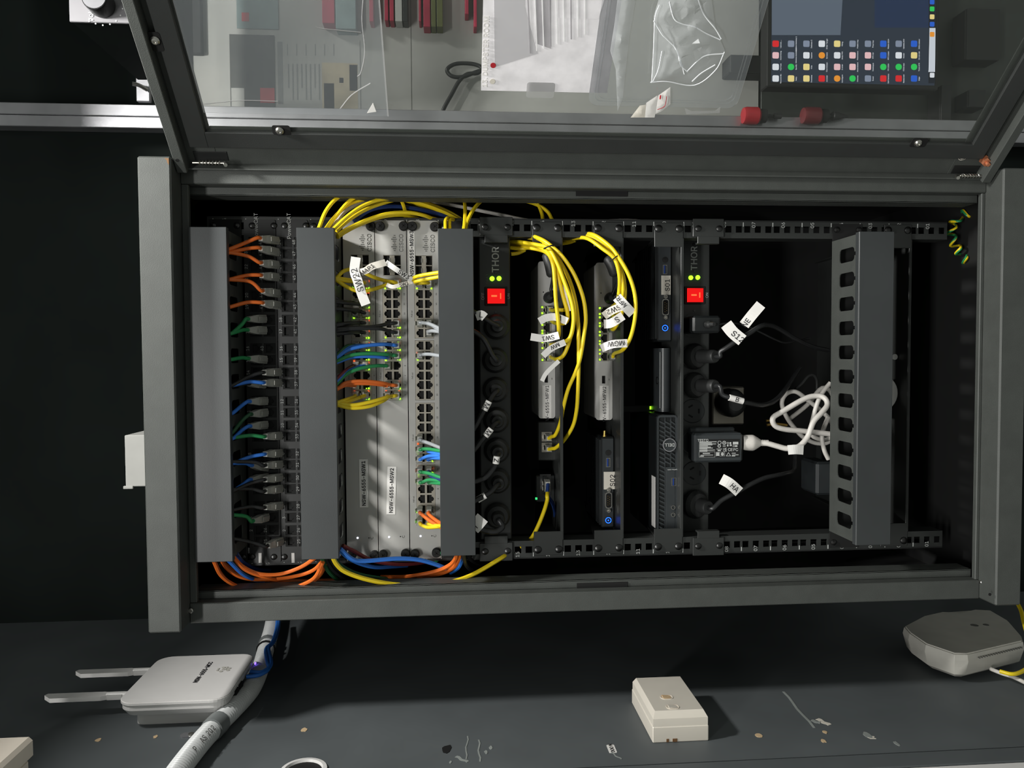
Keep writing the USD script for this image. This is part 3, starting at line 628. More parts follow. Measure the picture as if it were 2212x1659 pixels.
t.add('usb_tongue', box(c[0] - .0052, c[0] + .0052, yd + .0006, yd + .0012, c[2], c[2] + .0018), 'blue_plastic', fp)
for py in (1096, 1112): t.add('audio_jack', lathe([(.0021, -.0002), (.0021, .0008), (.0034, .0008), (.0034, -.0006)], dpt(1454, py), -Y, 16), 'steel', fp)
c = dpt(1453, 1152); pb = t.add('power_button', lathe([(.0052, 0), (.0052, .0006), (.0046, .0009), (0, .0009)], c, -Y, 20), 'pc_black', fp)
t.add('button_light', box(c[0] - .0033, c[0] + .0033, c[1] - .0016, c[1] - .0008, c[2] - .0007, c[2] + .0007), 'led_white', fp)
t.add('service_sticker', cbox(at(1412, 1144, yd)[0], at(1412, 1033, yd)[0], yd + .01, yd + .03, zd1 - .0002, zd1 + .0006, .0002), 'paper', label='white strip sticker on the upper side')

# ---- the dark power brick between the two computers, and the mains adaptor
t = Thing('power_brick', 'black rounded power brick lying between two computers on the lowest shelf', 'power supply')
xb0, xb1, zb0, zb1 = rect(1425, 752, 1464, 890, .05)
t.add('case', prism(rrect(.05, .12, ZC, zb1, .012, 5), (xb0, 0, 0), Y, Z, X, xb1 - xb0), 'pc_front')
t.add('seam', box(xb0 + .006, xb1 - .006, .0494, .0504, ZC + .018, ZC + .0188), 'silver_ink')
c = np.array([at(1427, 822, .06)[0], .0635, zb1]); t.add('light_window', lathe([(.0035, 0), (.006, .0008), (.006, -.001)], c + [0, 0, -.0003], Z, 20), 'dark_steel')
t = Thing('indicator_lamps', 'two small green lamps glowing above the slim desktop computer', 'lamp')
for px, py in ((1405, 881), (1409, 880), (1412, 882)): c = at(px, py, .1); t.add('lamp_segment', box(c[0] - .0025, c[0] + .0025, .0995, .101, c[2] - .001, c[2] + .001), 'led_green')
t.add('lamp_base', cbox(at(1405, 890, .1)[0], at(1405, 876, .1)[0], .101, .125, ZB - .0028, at(1404, 881, .1)[2] - .002, .001), 'deep_black')
ya = .008; t = Thing('mains_adaptor', 'black mains adaptor with white print plugged into the lower power strip', 'power adaptor')
x0, x1, z0, z1 = rect(1500, 936, 1605, 999, ya); AD = (x0, x1, z0, z1)
t.add('case', cat(cbox(x0, x1, ya, ya + .03, z0, z1, .003), cbox(x0 + .002, x1 + .006, ya + .028, ya + .034, z0 + .002, z1 - .001, .002)), 'pc_front')
lx0, lx1, lz0, lz1 = rect(1510.5, 948.5, 1598, 988, ya)
pl = t.add('rating_plate', cbox(lx0, lx1, ya - .0003, ya + .001, lz0, lz1, .0002), 'matt_black')
R_ = -Z; UP = X                                                     # its print reads downwards in the room
def pt(px, py): return at(1400 + px / 9.217, 880 + py / 9.217, ya - .0004)
rows_ = [text('TESTO', .0037, pt(1090, 655), R_, UP, True)]
for k, (a, b) in enumerate(((1020, 1365), (1020, 1270), (1020, 1355), (1020, 1280), (1020, 1190), (1020, 1250), (1020, 1290), (1020, 1180), (1020, 1330), (1020, 1180))):
    A, B = pt(a, 688 + k * 20.5), pt(b, 688 + k * 20.5); rows_.append(obox((A + B) / 2, R_, UP, Y, abs(A - B)[2] / 2, .00055, .0001))
def outline(a, b, c, d, w=.00035):
    P, Q = pt(a, b), pt(c, d); return front(sbox(min(P[0], Q[0]), min(P[2], Q[2]), max(P[0], Q[0]), max(P[2], Q[2])).difference(sbox(min(P[0], Q[0]) + w, min(P[2], Q[2]) + w, max(P[0], Q[0]) - w, max(P[2], Q[2]) - w)), P[1] - .0001, .0002)
rows_ += [outline(1018, 886, 1335, 992), outline(1352, 890, 1530, 970), obox(pt(1160, 917), R_, UP, Y, .0055, .0007, .0001), obox(pt(1170, 950), R_, UP, Y, .0095, .0004, .0001), obox(pt(1070, 972), R_, UP, Y, .003, .0006, .0001)]
def disc(px, py, ro, ri=0): P = Point(pt(px, py)[0], pt(px, py)[2]).buffer(ro); return front(P.difference(Point(pt(px, py)[0], pt(px, py)[2]).buffer(ri)) if ri else P, pt(px, py)[1] - .0001, .0002)
rows_ += [disc(1422, 703, .0029, .0021), disc(1516, 706, .0029, .0018), disc(1516, 706, .0009), disc(1590, 712, .0017, .001), disc(1705, 772, .0015, .001), disc(1586, 760, .0014), disc(1416, 770, .0025, .0012), disc(1480, 930, .0024)]
for a, b, w, h in ((1640, 712, .0012, .0016), (1742, 712, .0042, .002), (1516, 770, .0022, .0006), (1645, 755, .0016, .0011), (1745, 770, .0026, .0012), (1416, 828, .0042, .0005), (1416, 860, .0024, .001), (1390, 935, .0024, .0028), (1705, 912, .003, .0006), (1735, 945, .005, .0005), (1700, 968, .0026, .0006)):
    rows_.append(obox(pt(a, b), R_, UP, Y, w, h, .0001))
rows_ += [text('UK', .0029, pt(1530, 825), R_, UP, True), text('CA', .0029, pt(1530, 862), R_, UP, True), text('CE', .0042, pt(1637, 840), R_, UP, True), text('FC', .0042, pt(1745, 840), R_, UP, True)]
c = pt(1600, 938); tri = Polygon([(c[0] - .0025, c[2] - .004), (c[0] - .0025, c[2] + .004), (c[0] + .0035, c[2])])
rows_.append(front(tri.difference(tri.buffer(-.0008)), c[1] - .0001, .0002))
t.add('rating_print', cat(rows_), 'white_ink', pl)
# ---- grey wall box and odd pieces in the shadow behind
t = Thing('junction_box', 'grey plastic box standing in the shadow behind the lower power strip', 'box')
x0, x1, z0, z1 = rect(1539, 836, 1608, 917, .17); t.add('case', cbox(x0, x1, .17, .22, z0, z1, .002), 'port_metal')
t = Thing('round_plug', 'black round plug in front of the grey box in the shadow', 'plug')
c = at(1590, 872, .13); t.add('plug_body', lathe([(.024, 0), (.024, .018), (.02, .03), (.012, .036), (0, .036)], c + [0, .036, 0], -Y, 24), 'black_rubber')
t = Thing('junction_box', 'dim grey box standing low behind the slotted cable manager', 'box')
x0, x1, z0, z1 = rect(1764, 998, 1800, 1070, .12); t.add('case', cbox(x0, x1, .12, .18, z0, z1, .004), 'pc_front')
t = Thing('terminal_block', 'pale terminal block glimpsed through a slot of the lowest cable manager', 'terminal block')
x0, x1, z0, z1 = rect(1806, 1008, 1834, 1068, .03)
t.add('body', cbox(x0, x1, .03, .05, z0, z1, .001), 'ap_white'); t.add('slot', cat([box(x0 + q, x0 + q + .003, .0294, .031, z0 + .004, z1 - .004) for q in (.006, .018, .03)]), 'matt_black')
# ---- wall plates behind the shelves with their sockets
t = Thing('data_outlet', 'black outlet plate with two white jacks taking yellow leads', 'wall outlet')
YO = .07; x0, x1, z0, z1 = rect(1162, 911, 1207, 995, YO); t.add('plate', cbox(x0, x1, YO, YO + .02, z0, z1, .0015), 'satin_black')
for py in (943, 966):
    c = at(1181, py, YO); t.add('jack', front(sbox(c[0] - .0073, c[2] - .008, c[0] + .0073, c[2] + .008).difference(rj_outline(c[0], c[2] + .0005, 1, .95)), YO - .002, .004), 'port_metal')
t = Thing('network_extender', 'small black box with a tiny green lamp, one yellow and one blue lead', 'network device')
x0, x1, z0, z1 = rect(1157, 1027, 1195, 1085, YO); NB = at(1178, 1062, YO)
t.add('case', cbox(x0, x1, YO, YO + .07, ZA, z1, .0015), 'pc_black')
c = at(1178, 1047, YO); t.add('port', front(sbox(c[0] - .0165, c[2] - .0085, c[0] + .0165, c[2] + .0085).difference(unary_union([rj_outline(c[0] + q, c[2], -1, 1) for q in (-.008, .008)])), YO - .0012, .002), 'dark_steel')
c = at(1158.5, 1077, YO); t.add('status_light', box(c[0] - .0016, c[0] + .0016, YO - .0006, YO + .001, c[2] - .0016, c[2] + .0016), 'led_dim_green')

t = Thing('cable_reel', 'white round reel peeping out from behind the lowest cable manager cover', 'reel')
c = at(1895, 849, .03); t.add('disc', lathe([(0, 0), (.0285, 0), (.029, .001), (.029, .006), (.0285, .007), (0, .007)], c, -Y, 32), 'white_plastic'); t.add('hub', lathe([(.007, 0), (.007, .03), (0, .03)], c, Y, 16), 'white_plastic')
t = Thing('button', 'small white button peeping out above the white reel behind the lowest cover', 'button')
c = at(1930, 771, .03); t.add('cap', lathe([(0, 0), (.004, 0), (.0045, .001), (.0045, .004), (0, .005)], c, -Y, 16), 'white_plastic'); t.add('stem', lathe([(.002, 0), (.002, .03), (0, .03)], c, Y, 10), 'white_plastic')
# ================================================================ leads
def G(ox, oy, s=4.366): return lambda x, y: (ox + x / s, oy + y / s)
gA, gB, gC = G(250, 320), G(250, 680), G(250, 1000)
g1, g3, gb = G(650, 380), G(650, 680), G(650, 1000)
gF, gG, gF2 = G(1000, 400), G(1000, 680), G(1000, 1000)
gU, gH, gI = G(1400, 400), G(1400, 680), G(1400, 1000)
def path(g, pts, ys):
    """picture points and their depths: ys is one depth or a list spread along the points"""
    n = len(pts); yy = np.interp(np.linspace(0, 1, n), np.linspace(0, 1, len(ys)), ys) if np.ndim(ys) else [ys] * n
    return [at(*g(*p), y) for p, y in zip(pts, yy)]
def rj(t, tip, rear, tab=None, scale=1., name='plug'):
    """clear modular plug from its tip back to where the lead enters, with its latch"""
    tip, rear = np.asarray(tip), np.asarray(rear); w = rear - tip; L = np.linalg.norm(w); w /= L
    u = X - w * (X @ w); u /= np.linalg.norm(u); v = np.cross(w, u)
    if tab is not None and v @ np.asarray(tab) < 0: u, v = -u, -v
    b = cat(place(cbox(-.0057, .0057, -.0039, .0039, 0, L * .55, .0008), tip, u, v, w),
            place(hull([(a * .0057, c * .0039, L * .55) for a in (-1, 1) for c in (-1, 1)] + [(a * .0034, c * .0034, L) for a in (-1, 1) for c in (-1, 1)]), tip, u, v, w))
    k = t.add(name, b, 'clear_plug', label='clear modular plug')
    t.add('latch', place(hull([(a * .0028, .0039, .001) for a in (-1, 1)] + [(a * .0028, .0048, .001) for a in (-1, 1)] + [(a * .003, .0075, L * .62) for a in (-1, 1)] + [(a * .003, .0066, L * .62) for a in (-1, 1)]), tip, u, v, w), 'clear_plug', k)
    return k
COL = dict(yellow='yellow', orange='orange', blue='blue', green='green', black='black_cable', grey='grey_cable', maroon='maroon', darkblue='dark_blue', darkgreen='dark_green', white='white_cable')
WORD = dict(darkblue='dark blue', darkgreen='dark green')
def lead(col, label, pts, r=.0027, group=None, name='network_cable', catg='cable', seg=8, n=6):
    t = Thing(name, label, catg, group); t.add('cord', tube(pts, r, seg, n), COL[col]); return t
def flag(t, pts, width, s='', h=.0055, tpos=.6, m='paper', flip=False, ink='ink'):
    """a folded paper tag stuck round a lead"""
    P = spline(pts, 4); T = np.gradient(P, axis=0); T /= np.linalg.norm(T, axis=1, keepdims=True)
    V = np.array([p - CAM for p in P]); V /= np.linalg.norm(V, axis=1, keepdims=True)
    W = np.cross(T, V * .8 + .2 * Y); W /= np.linalg.norm(W, axis=1, keepdims=True)
    k = t.add('tag', ribbon(P, W * width / 2, .0004), m, label='white paper tag' + (' marked ' + s if s else ''))
    if s:
        i = int(tpos * (len(P) - 1)); u, v = T[i], W[i]
        if flip: u, v = -u, -v
        if np.cross(u, v) @ (CAM - P[i]) < 0: v = -v
        w = np.cross(u, v); t.add('tag_lettering', text(s, h, P[i] + w * .0007, u, v), ink, k)
    return k
# ---- leads plugged in the upper patch panel, coming from under the top cable manager: (colour, where said, tip, rear, cover end)
PL = [('orange', 'topmost of the three fanning from one point', gA, (1525, 875), (1365, 850), [(1230, 890)], (1080, 950)), ('orange', 'middle of the three fanning from one point', gA, (1525, 985), (1365, 945), [(1230, 950)], (1075, 985)),
      ('orange', 'lowest of the three fanning from one point', gA, (1525, 1105), (1375, 1080), [(1250, 1020)], (1080, 985)), ('orange', 'upper of the forked orange pair', gA, (1525, 1220), (1375, 1200), [(1240, 1200)], (1090, 1235)),
      ('orange', 'lower of the forked orange pair', gA, (1535, 1375), (1390, 1345), [(1270, 1260)], (1090, 1240)), ('orange', 'single one below the forked pair', gA, (1540, 1485), (1390, 1460), [(1240, 1455)], (1090, 1495)),
      ('green', 'upper of the topmost green pair', gB, (1405, 38), (1255, 40), [(1190, 90)], (1100, 170)), ('green', 'lower of the topmost green pair', gB, (1408, 148), (1250, 143), [(1190, 145)], (1105, 172)),
      ('green', 'alone below the topmost green pair', gB, (1412, 425), (1260, 412), [(1190, 405)], (1100, 420)), ('black', 'just above the first bright blue one', gB, (1545, 540), (1400, 545), [(1260, 580)], (1110, 660)),
      ('black', 'hidden behind the first bright blue one', gB, (1400, 655), (1265, 650), [(1200, 655)], (1100, 670)), ('blue', 'topmost and brightest blue one', gB, (1545, 642), (1400, 640), [(1260, 632)], (1105, 665)),
      ('blue', 'second blue one down, rising to its plug', gB, (1418, 812), (1270, 818), [(1190, 855)], (1105, 925)), ('darkgreen', 'dark green one between two blue ones', gB, (1418, 920), (1285, 938), [(1190, 1000)], (1100, 1110)),
      ('blue', 'sharing its start with a green one', gB, (1418, 1037), (1275, 1050), [(1190, 1090)], (1115, 1160)), ('green', 'sharing its start with a blue one', gB, (1553, 1140), (1410, 1148), [(1270, 1138)], (1110, 1160)),
      ('blue', 'long blue one starting from a fork', gB, (1555, 1303), (1410, 1315), [(1270, 1340)], (1110, 1400)), ('blue', 'short blue one starting from a fork', gB, (1425, 1440), (1290, 1420), [(1220, 1400)], (1110, 1400)),
      ('black', 'crossing between the two forked blue ones', gB, (1557, 1410), (1415, 1420), [(1310, 1390)], (1120, 1385)), ('blue', 'lowest blue one, half behind a black one', gB, (1425, 1530), (1280, 1555), [(1200, 1600)], (1105, 1660)),
      ('black', 'upper of the pair at the lowest blue one', gB, (1557, 1530), (1410, 1555), [(1270, 1590)], (1110, 1660)), ('black', 'lower of the pair at the lowest blue one', gC, (1558, 240), (1410, 265), [(1270, 245)], (1105, 250)),
      ('black', 'just above the lowest green one', gC, (1560, 400), (1410, 420), [(1270, 412)], (1100, 445)), ('green', 'lowest green one', gC, (1428, 510), (1300, 545), [(1230, 505)], (1100, 490)),
      ('black', 'lowest of all the plugged ones', gC, (1563, 735), (1435, 780), [(1310, 755)], (1120, 715))]
for col, wh, g, tip, rear, mid, end in PL:
    A, B = at(*g(*tip), -.001), at(*g(*rear), -.034)
    pts = [B, B + (B - A) * .18] + [at(*g(*p), -.046) for p in mid] + [at(*g(*end), -.062), at(*g(end[0] - 40, end[1] + 8), -.066)]
    t = lead(col, f'{WORD.get(col, col)} patch lead on upper patch panel, {wh}', pts, .0026, 'patch leads in the upper patch panel')
    rj(t, A, B, -Z)
# ---- leads on the grey switches
def sw_lead(col, label, g, pts, jack, ys=(-.058, -.05, -.028), grp='leads plugged in the grey switches', tab=Z, r=.0026, ext=12):
    P = path(g, pts, ys); J = at(*jack, YP); d = P[0] - P[1]; d /= np.linalg.norm(d)
    P = [P[0] + d * .016 - [0, -.003, 0]] + P + [J + [0, -.0235, 0] + (P[-1] - J) * [.35, 0, .35], J - [0, .018, 0]]
    t = lead(col, label, P, r, grp); rj(t, J - [0, .0005, 0], J - [0, .0195, 0], tab); return t
T1, T2, T3 = 'topmost grey switch', 'middle grey switch', 'lowest grey switch'
c1, c1b, c2a, c2b, c3a, c3b = 771, 791.5, 839, 858.5, 907.7, 927.2
sw_lead('blue', f'bright blue lead arching over the topmost switch to the {T2}', g3, [(345, 400), (450, 330), (620, 290), (780, 278), (850, 282)], (c2b, 746.5))
sw_lead('green', f'long green lead to the {T2}, just below the bright blue one', g3, [(350, 430), (480, 380), (640, 365), (800, 372), (850, 378)], (c2b, 768))
sw_lead('blue', f'blue lead lying under the long green one on the {T2}', g3, [(350, 445), (480, 400), (650, 392), (780, 400), (820, 400)], (c2a, 768), (-.056, -.042, -.022))
sw_lead('green', f'green lead curving to the left-hand row of the {T2}, above the orange pair', g3, [(350, 640), (430, 560), (560, 505), (700, 482), (790, 480)], (c2a, 790))
sw_lead('orange', f'upper orange lead of the pair on the {T2}', g3, [(358, 690), (430, 640), (580, 625), (760, 642), (840, 660)], (c2b, 831.8))
sw_lead('orange', f'lower orange lead of the pair on the {T2}', g3, [(362, 688), (450, 652), (620, 648), (760, 660), (800, 668)], (c2a, 831.8), (-.055, -.045, -.024))
sw_lead('yellow', f'upper yellow lead of the lowest pair on the {T2}', g3, [(360, 835), (500, 850), (680, 815), (800, 780), (850, 770)], (c2b, 853))
sw_lead('yellow', f'lower yellow lead of the lowest pair on the {T2}', g3, [(360, 855), (480, 880), (640, 865), (760, 820), (810, 790)], (c2a, 853))
sw_lead('black', f'black lead to the {T2}, upper branch of the pair', g1, [(345, 1440), (520, 1432), (700, 1420), (820, 1395)], (c2b, 698.8))
sw_lead('black', f'black lead to the {T2}, lower branch of the pair', g1, [(345, 1460), (520, 1440), (740, 1440), (830, 1465)], (c2b, 719.5))
sw_lead('yellow', f'yellow lead looping highest over the {T1} to the middle one', g1, [(340, 960), (400, 900), (480, 880), (560, 900), (700, 960), (800, 990)], (c2b, 613.8))
sw_lead('yellow', f'yellow lead sagging lowest over the {T1} to the middle one', g1, [(340, 985), (440, 1050), (560, 1090), (680, 1070), (800, 1030), (830, 1010)], (c2a, 613.8))
for col, wh, pts, jk in (('yellow', 'behind the white tag', [(345, 965), (420, 975), (480, 985), (500, 990)], (c1, 613.8)), ('yellow', 'with the wide white tag across it', [(345, 975), (430, 990), (520, 1000), (560, 1005)], (c1b, 613.8)),
        ('black', 'uppermost black one, left row', [(345, 1175), (420, 1190), (470, 1195)], (c1, 656.7)), ('black', 'second black one, under the white tag end', [(345, 1190), (450, 1200), (560, 1210)], (c1b, 656.7)),
        ('black', 'third black one, left row', [(345, 1255), (430, 1260), (480, 1265)], (c1, 677.8)), ('black', 'third black one, right row', [(345, 1250), (450, 1262), (545, 1275)], (c1b, 677.8)),
        ('black', 'fourth black one, left row', [(345, 1410), (430, 1400), (480, 1392)], (c1, 698.8)), ('black', 'fourth black one, right row', [(345, 1400), (450, 1390), (545, 1385)], (c1b, 698.8)),
        ('black', 'lowest of the black ones', [(345, 1490), (450, 1480), (545, 1475)], (c1b, 719.5))):
    sw_lead(col, f'short {col} lead on {T1}, {wh}', g1, pts, jk)
for col, wh, pts, jk in (('darkgreen', 'beside the bright blue one', [(348, 370), (430, 300), (490, 288)], (c1, 746.5)), ('blue', 'under the long bright blue one', [(352, 385), (450, 315), (540, 290)], (c1b, 746.5)),
        ('maroon', 'the only maroon one there', [(352, 590), (430, 520), (490, 485)], (c1, 790)), ('blue', 'between the maroon and the green ones', [(355, 615), (450, 535), (540, 492)], (c1b, 790)),
        ('yellow', 'lowest on its left row', [(358, 822), (430, 800), (500, 775)], (c1, 853)), ('yellow', 'lowest on its right row', [(360, 838), (450, 818), (540, 785)], (c1b, 853)), ('orange', 'hidden under the orange pair', [(360, 690), (420, 665), (500, 668)], (c1, 831.8))):
    sw_lead(col, f'short {WORD.get(col, col)} lead on {T1}, {wh}', g3, pts, jk)
def low(col, wh, g, pts, jk, tab=Z): return sw_lead(col, f'{WORD.get(col, col)} lead on {T3}, {wh}', g, pts, jk, (-.058, -.042, -.026), tab=tab)
ya_ = low('yellow', 'upper of the tagged yellow pair', g1, [(1290, 912), (1180, 930), (1090, 950), (1055, 975)], (c3a, 613.8))
yb_ = low('yellow', 'lower of the tagged yellow pair', g1, [(1290, 955), (1170, 978), (1080, 1000), (1100, 1012)], (c3b, 613.8))
low('grey', 'topmost grey one on the left row', g1, [(1290, 1430), (1210, 1395), (1140, 1385)], (c3a, 698.8)); low('grey', 'topmost grey one on the right row', g1, [(1290, 1445), (1240, 1410), (1200, 1395)], (c3b, 698.8), -Z)
low('grey', 'second grey one down', g1, [(1295, 1468), (1240, 1462), (1200, 1468)], (c3b, 719.5), -Z)
low('grey', 'single grey one with an orange lamp beside it', g3, [(1295, 385), (1210, 372), (1150, 375)], (c3a, 768)); low('grey', 'grey one just above the green and blue leads', g3, [(1300, 1248), (1210, 1212), (1150, 1192)], (c3a, 945.5))
low('green', 'green one above the blue leads', g3, [(1300, 1282), (1220, 1268), (1150, 1265)], (c3a, 968)); low('blue', 'topmost of its blue ones', g3, [(1300, 1312), (1240, 1298), (1200, 1288)], (c3b, 968), -Z)
low('blue', 'middle of its blue ones, on the left row', g3, [(1300, 1330), (1210, 1332), (1145, 1355)], (c3a, 989)); low('blue', 'bottom of its blue ones, on the right row', g3, [(1300, 1352), (1240, 1350), (1200, 1362)], (c3b, 989), -Z)
low('green', 'green one below the blue leads, left row', gb, [(1300, 132), (1220, 102), (1150, 88)], (c3a, 1014)); low('darkblue', 'dark blue one between green leads', gb, [(1300, 152), (1240, 130), (1200, 95)], (c3b, 1014), -Z)
low('green', 'lowest green one on the left row', gb, [(1300, 168), (1210, 160), (1150, 180)], (c3a, 1037)); low('green', 'lowest green one on the right row', gb, [(1300, 192), (1240, 186), (1210, 185)], (c3b, 1037), -Z)
low('orange', 'orange one on the left row', gb, [(1305, 600), (1220, 548), (1140, 485)], (c3a, 1100.5)); low('orange', 'orange one on the right row', gb, [(1305, 560), (1250, 522), (1200, 480)], (c3b, 1100.5), -Z)
low('yellow', 'bottom yellow one on the left row', gb, [(1290, 602), (1200, 608), (1145, 590)], (c3a, 1123)); low('yellow', 'bottom yellow one on the right row', gb, [(1290, 592), (1230, 585), (1200, 578)], (c3b, 1123), -Z)
# paper tags on the yellow leads by the fibre slots
gT = G(720, 460, 9.217)
tg = [t for t in THINGS if t.data['label'] and 'wide white tag' in t.data['label']][0]
flag(tg, [at(*gT(450, 880), -.074), at(*gT(420, 1150), -.074), at(*gT(480, 1340), -.076), at(*gT(560, 1600), -.074), at(*gT(650, 1830), -.072)], .0125, 'SW22', .0082, .55, flip=True)
tg = [t for t in THINGS if t.data['label'] and 'looping highest' in t.data['label']][0]
flag(tg, [at(*gT(500, 1190), -.072), at(*gT(640, 1150), -.073), at(*gT(760, 1070), -.073), at(*gT(920, 1020), -.072), at(*gT(1040, 985), -.07)], .009, 'MAP1', .0056, .32, 'old_paper')
flag(ya_, [at(*gT(1045, 980), -.068), at(*gT(1200, 1090), -.069), at(*gT(1350, 1190), -.066), at(*gT(1560, 1340), -.058)], .007, 'SW3', .0058, .82)
flag(yb_, [at(*gT(1060, 1425), -.058), at(*gT(1180, 1470), -.06), at(*gT(1350, 1430), -.058), at(*gT(1570, 1370), -.054)], .0052, 'SW1', .0042, .8, 'old_paper')

# ---- leads looping outside the rails at both sides of the rack
LOOP = 'leads looping outside the right rail' ; LOW = 'leads looping outside the left rail'
def loop(col, label, g, pts, ys, r=.0027, grp=LOOP):
    LN[0] += 1; return lead(col, label, [q + [0, (LN[0] % 5 - 2) * .0045, 0] for q in path(g, pts, ys)], r, grp, seg=7, n=5)
LN = [0]; ysA = (-.062, -.04, -.01, .03)
loop('yellow', 'outermost yellow lead of the arch leaving the second cable manager', g1, [(175, 500), (240, 340), (340, 220), (480, 145), (640, 122), (780, 150), (1000, 240), (1250, 320)], ysA)
loop('yellow', 'yellow lead whose arch drops sharply behind the middle switch', g1, [(245, 500), (330, 380), (480, 220), (680, 138), (850, 160), (940, 220), (985, 345), (985, 420)], (-.06, -.04, -.02, .02))
loop('yellow', 'yellow lead third in the arch, dipping just left of the white lead', g1, [(225, 500), (300, 400), (440, 265), (640, 205), (850, 195), (1100, 250), (1350, 340), (1520, 430)], ysA)
loop('white', 'long whitish grey lead arching with the yellow ones and running down the cabinet', g1, [(280, 500), (400, 330), (600, 228), (850, 192), (1100, 207), (1500, 278), (1900, 360), (2230, 420), (2700, 425), (3100, 412), (3400, 440)], (-.062, -.02, .02, .03, .03, .04, .05))
loop('yellow', 'yellow lead just inside the whitish one in the arch', g1, [(320, 510), (450, 390), (600, 290), (780, 230), (950, 230), (1150, 275), (1350, 350), (1500, 425)], ysA)
loop('yellow', 'yellow lead in the middle of the arch above the dark blue ones', g1, [(335, 525), (470, 410), (620, 320), (800, 255), (980, 215), (1150, 245), (1400, 350), (1520, 420)], (-.06, -.03, .0, .03))
loop('yellow', 'lowest yellow lead of the arch, crossing the corner of the topmost switch', g1, [(345, 560), (430, 505), (600, 425), (800, 360), (1000, 345), (1150, 370), (1250, 405), (1400, 440)], (-.055, -.035, -.015, .02))
loop('yellow', 'yellow lead close under the lowest one in the arch', g1, [(340, 575), (420, 520), (560, 450), (760, 380), (950, 362), (1080, 390), (1150, 425)], (-.05, -.03, -.01, .03))
loop('darkblue', 'upper dark blue lead inside the yellow arch', g1, [(480, 420), (640, 310), (800, 275), (1000, 285), (1200, 325), (1400, 385), (1500, 430)], (.0, .01, .03), .003)
loop('darkblue', 'lower dark blue lead inside the yellow arch', g1, [(500, 440), (660, 335), (850, 300), (1050, 315), (1250, 355), (1400, 400)], (.0, .01, .03), .003)
loop('yellow', 'straight yellow lead rising from the third cable manager', g1, [(1535, 520), (1545, 440), (1548, 300), (1528, 175)], (-.055, -.04, -.0, .04))
loop('yellow', 'curved yellow lead leaning away from the straight one above the third cable manager', g1, [(1545, 520), (1570, 430), (1640, 300), (1750, 200), (1900, 150)], (-.055, -.04, .0, .05))
loop('yellow', 'left one of two short yellow hooks at the end of the third cable manager', g1, [(1365, 520), (1362, 430), (1378, 392), (1400, 400), (1398, 450)], (-.05, -.03, -.02, .01), .0025)
loop('yellow', 'right one of two short yellow hooks at the end of the third cable manager', g1, [(1405, 520), (1402, 430), (1415, 395), (1436, 400), (1436, 450)], (-.05, -.03, -.02, .01), .0025)
loop('yellow', 'dim yellow lead arching down to the upper shelf rail', gF, [(0, 90), (120, 130), (350, 140), (550, 155), (700, 200), (790, 260), (835, 340)], (.08, .07, .05))
loop('yellow', 'short yellow lead ending at the rail beside the upper shelf', gF, [(560, 60), (620, 100), (700, 180), (740, 270), (750, 340)], (.07, .06, .04))
ysB = (-.055, -.03, -.01)
loop('orange', 'upper orange lead hanging between the two top cable managers', gC, [(1090, 860), (1130, 910), (1210, 985), (1350, 1045), (1550, 1048), (1750, 980), (1900, 880)], (-.062, -.03, -.062), grp=LOW)
loop('orange', 'long orange lead running straight on below the second cable manager', gC, [(1090, 870), (1150, 960), (1250, 1035), (1420, 1092), (1600, 1132), (1800, 1147), (2130, 1130)], (-.062, -.03, .03), grp=LOW)
loop('orange', 'second orange lead hanging in the loop of six', gC, [(960, 900), (1050, 1030), (1200, 1105), (1400, 1118), (1650, 1092), (1850, 1030), (1975, 900)], (-.062, -.02, -.062), grp=LOW)
loop('orange', 'second lowest orange lead in the loop of six', gC, [(945, 910), (1010, 1040), (1130, 1130), (1290, 1185), (1500, 1196), (1700, 1155), (1880, 1070), (1965, 920)], (-.06, -.0, -.06), grp=LOW)
loop('orange', 'lowest and dimmest orange lead in the loop of six', gC, [(935, 910), (990, 1020), (1080, 1120), (1220, 1200), (1400, 1225), (1640, 1205), (1800, 1160), (1930, 1050), (1985, 940)], (-.05, .03, -.05), grp=LOW)
loop('orange', 'dim orange lead crossing straight behind the loop of six', gC, [(1000, 930), (1150, 1050), (1300, 1095), (1700, 1112), (2060, 1105), (2150, 1100)], (-.04, .01, .04), grp=LOW)
loop('darkblue', 'dark blue lead inside the orange loop at the rail', gC, [(1130, 860), (1200, 950), (1330, 1010), (1450, 1020)], (-.055, .0, .03), grp=LOW)
loop('darkgreen', 'dark green lead beside the orange loop', gC, [(1060, 900), (1150, 1010), (1260, 1080), (1350, 1100)], (-.055, -.0, .03), grp=LOW)
loop('blue', 'blue lead slipping behind the long orange one', gC, [(1080, 900), (1220, 1035), (1370, 1100), (1450, 1110)], (-.055, -.01, .03), grp=LOW)
loop('yellow', 'long yellow lead sagging under all three grey switches', gb, [(300, 870), (340, 945), (420, 1015), (600, 1082), (850, 1132), (1100, 1150), (1350, 1128), (1600, 1052), (1860, 905), (1960, 840)], (-.06, -.05, -.04, -.03, .01), .0032, LOW)
loop('blue', 'bright blue lead lying over the left ears of the switches', gb, [(370, 810), (480, 905), (600, 925), (900, 902), (1100, 912), (1250, 950), (1370, 995)], (-.05, -.025, -.01), .0032, LOW)
loop('blue', 'blue lead sagging below the bright one at the switches', gb, [(375, 840), (450, 905), (560, 960), (700, 992), (860, 985), (1000, 975)], (-.05, -.02, .03), .003, LOW)
loop('maroon', 'maroon lead passing behind the bright blue one at the switches', gb, [(385, 795), (500, 852), (650, 930), (850, 967), (1050, 967), (1250, 935)], (-.05, -.02, .02), .003, LOW)
loop('orange', 'upper orange lead turning up into the third cable manager', gb, [(760, 1058), (1000, 1055), (1250, 1012), (1400, 950), (1460, 880), (1468, 820)], (.03, -.01, -.055), .003, LOW)
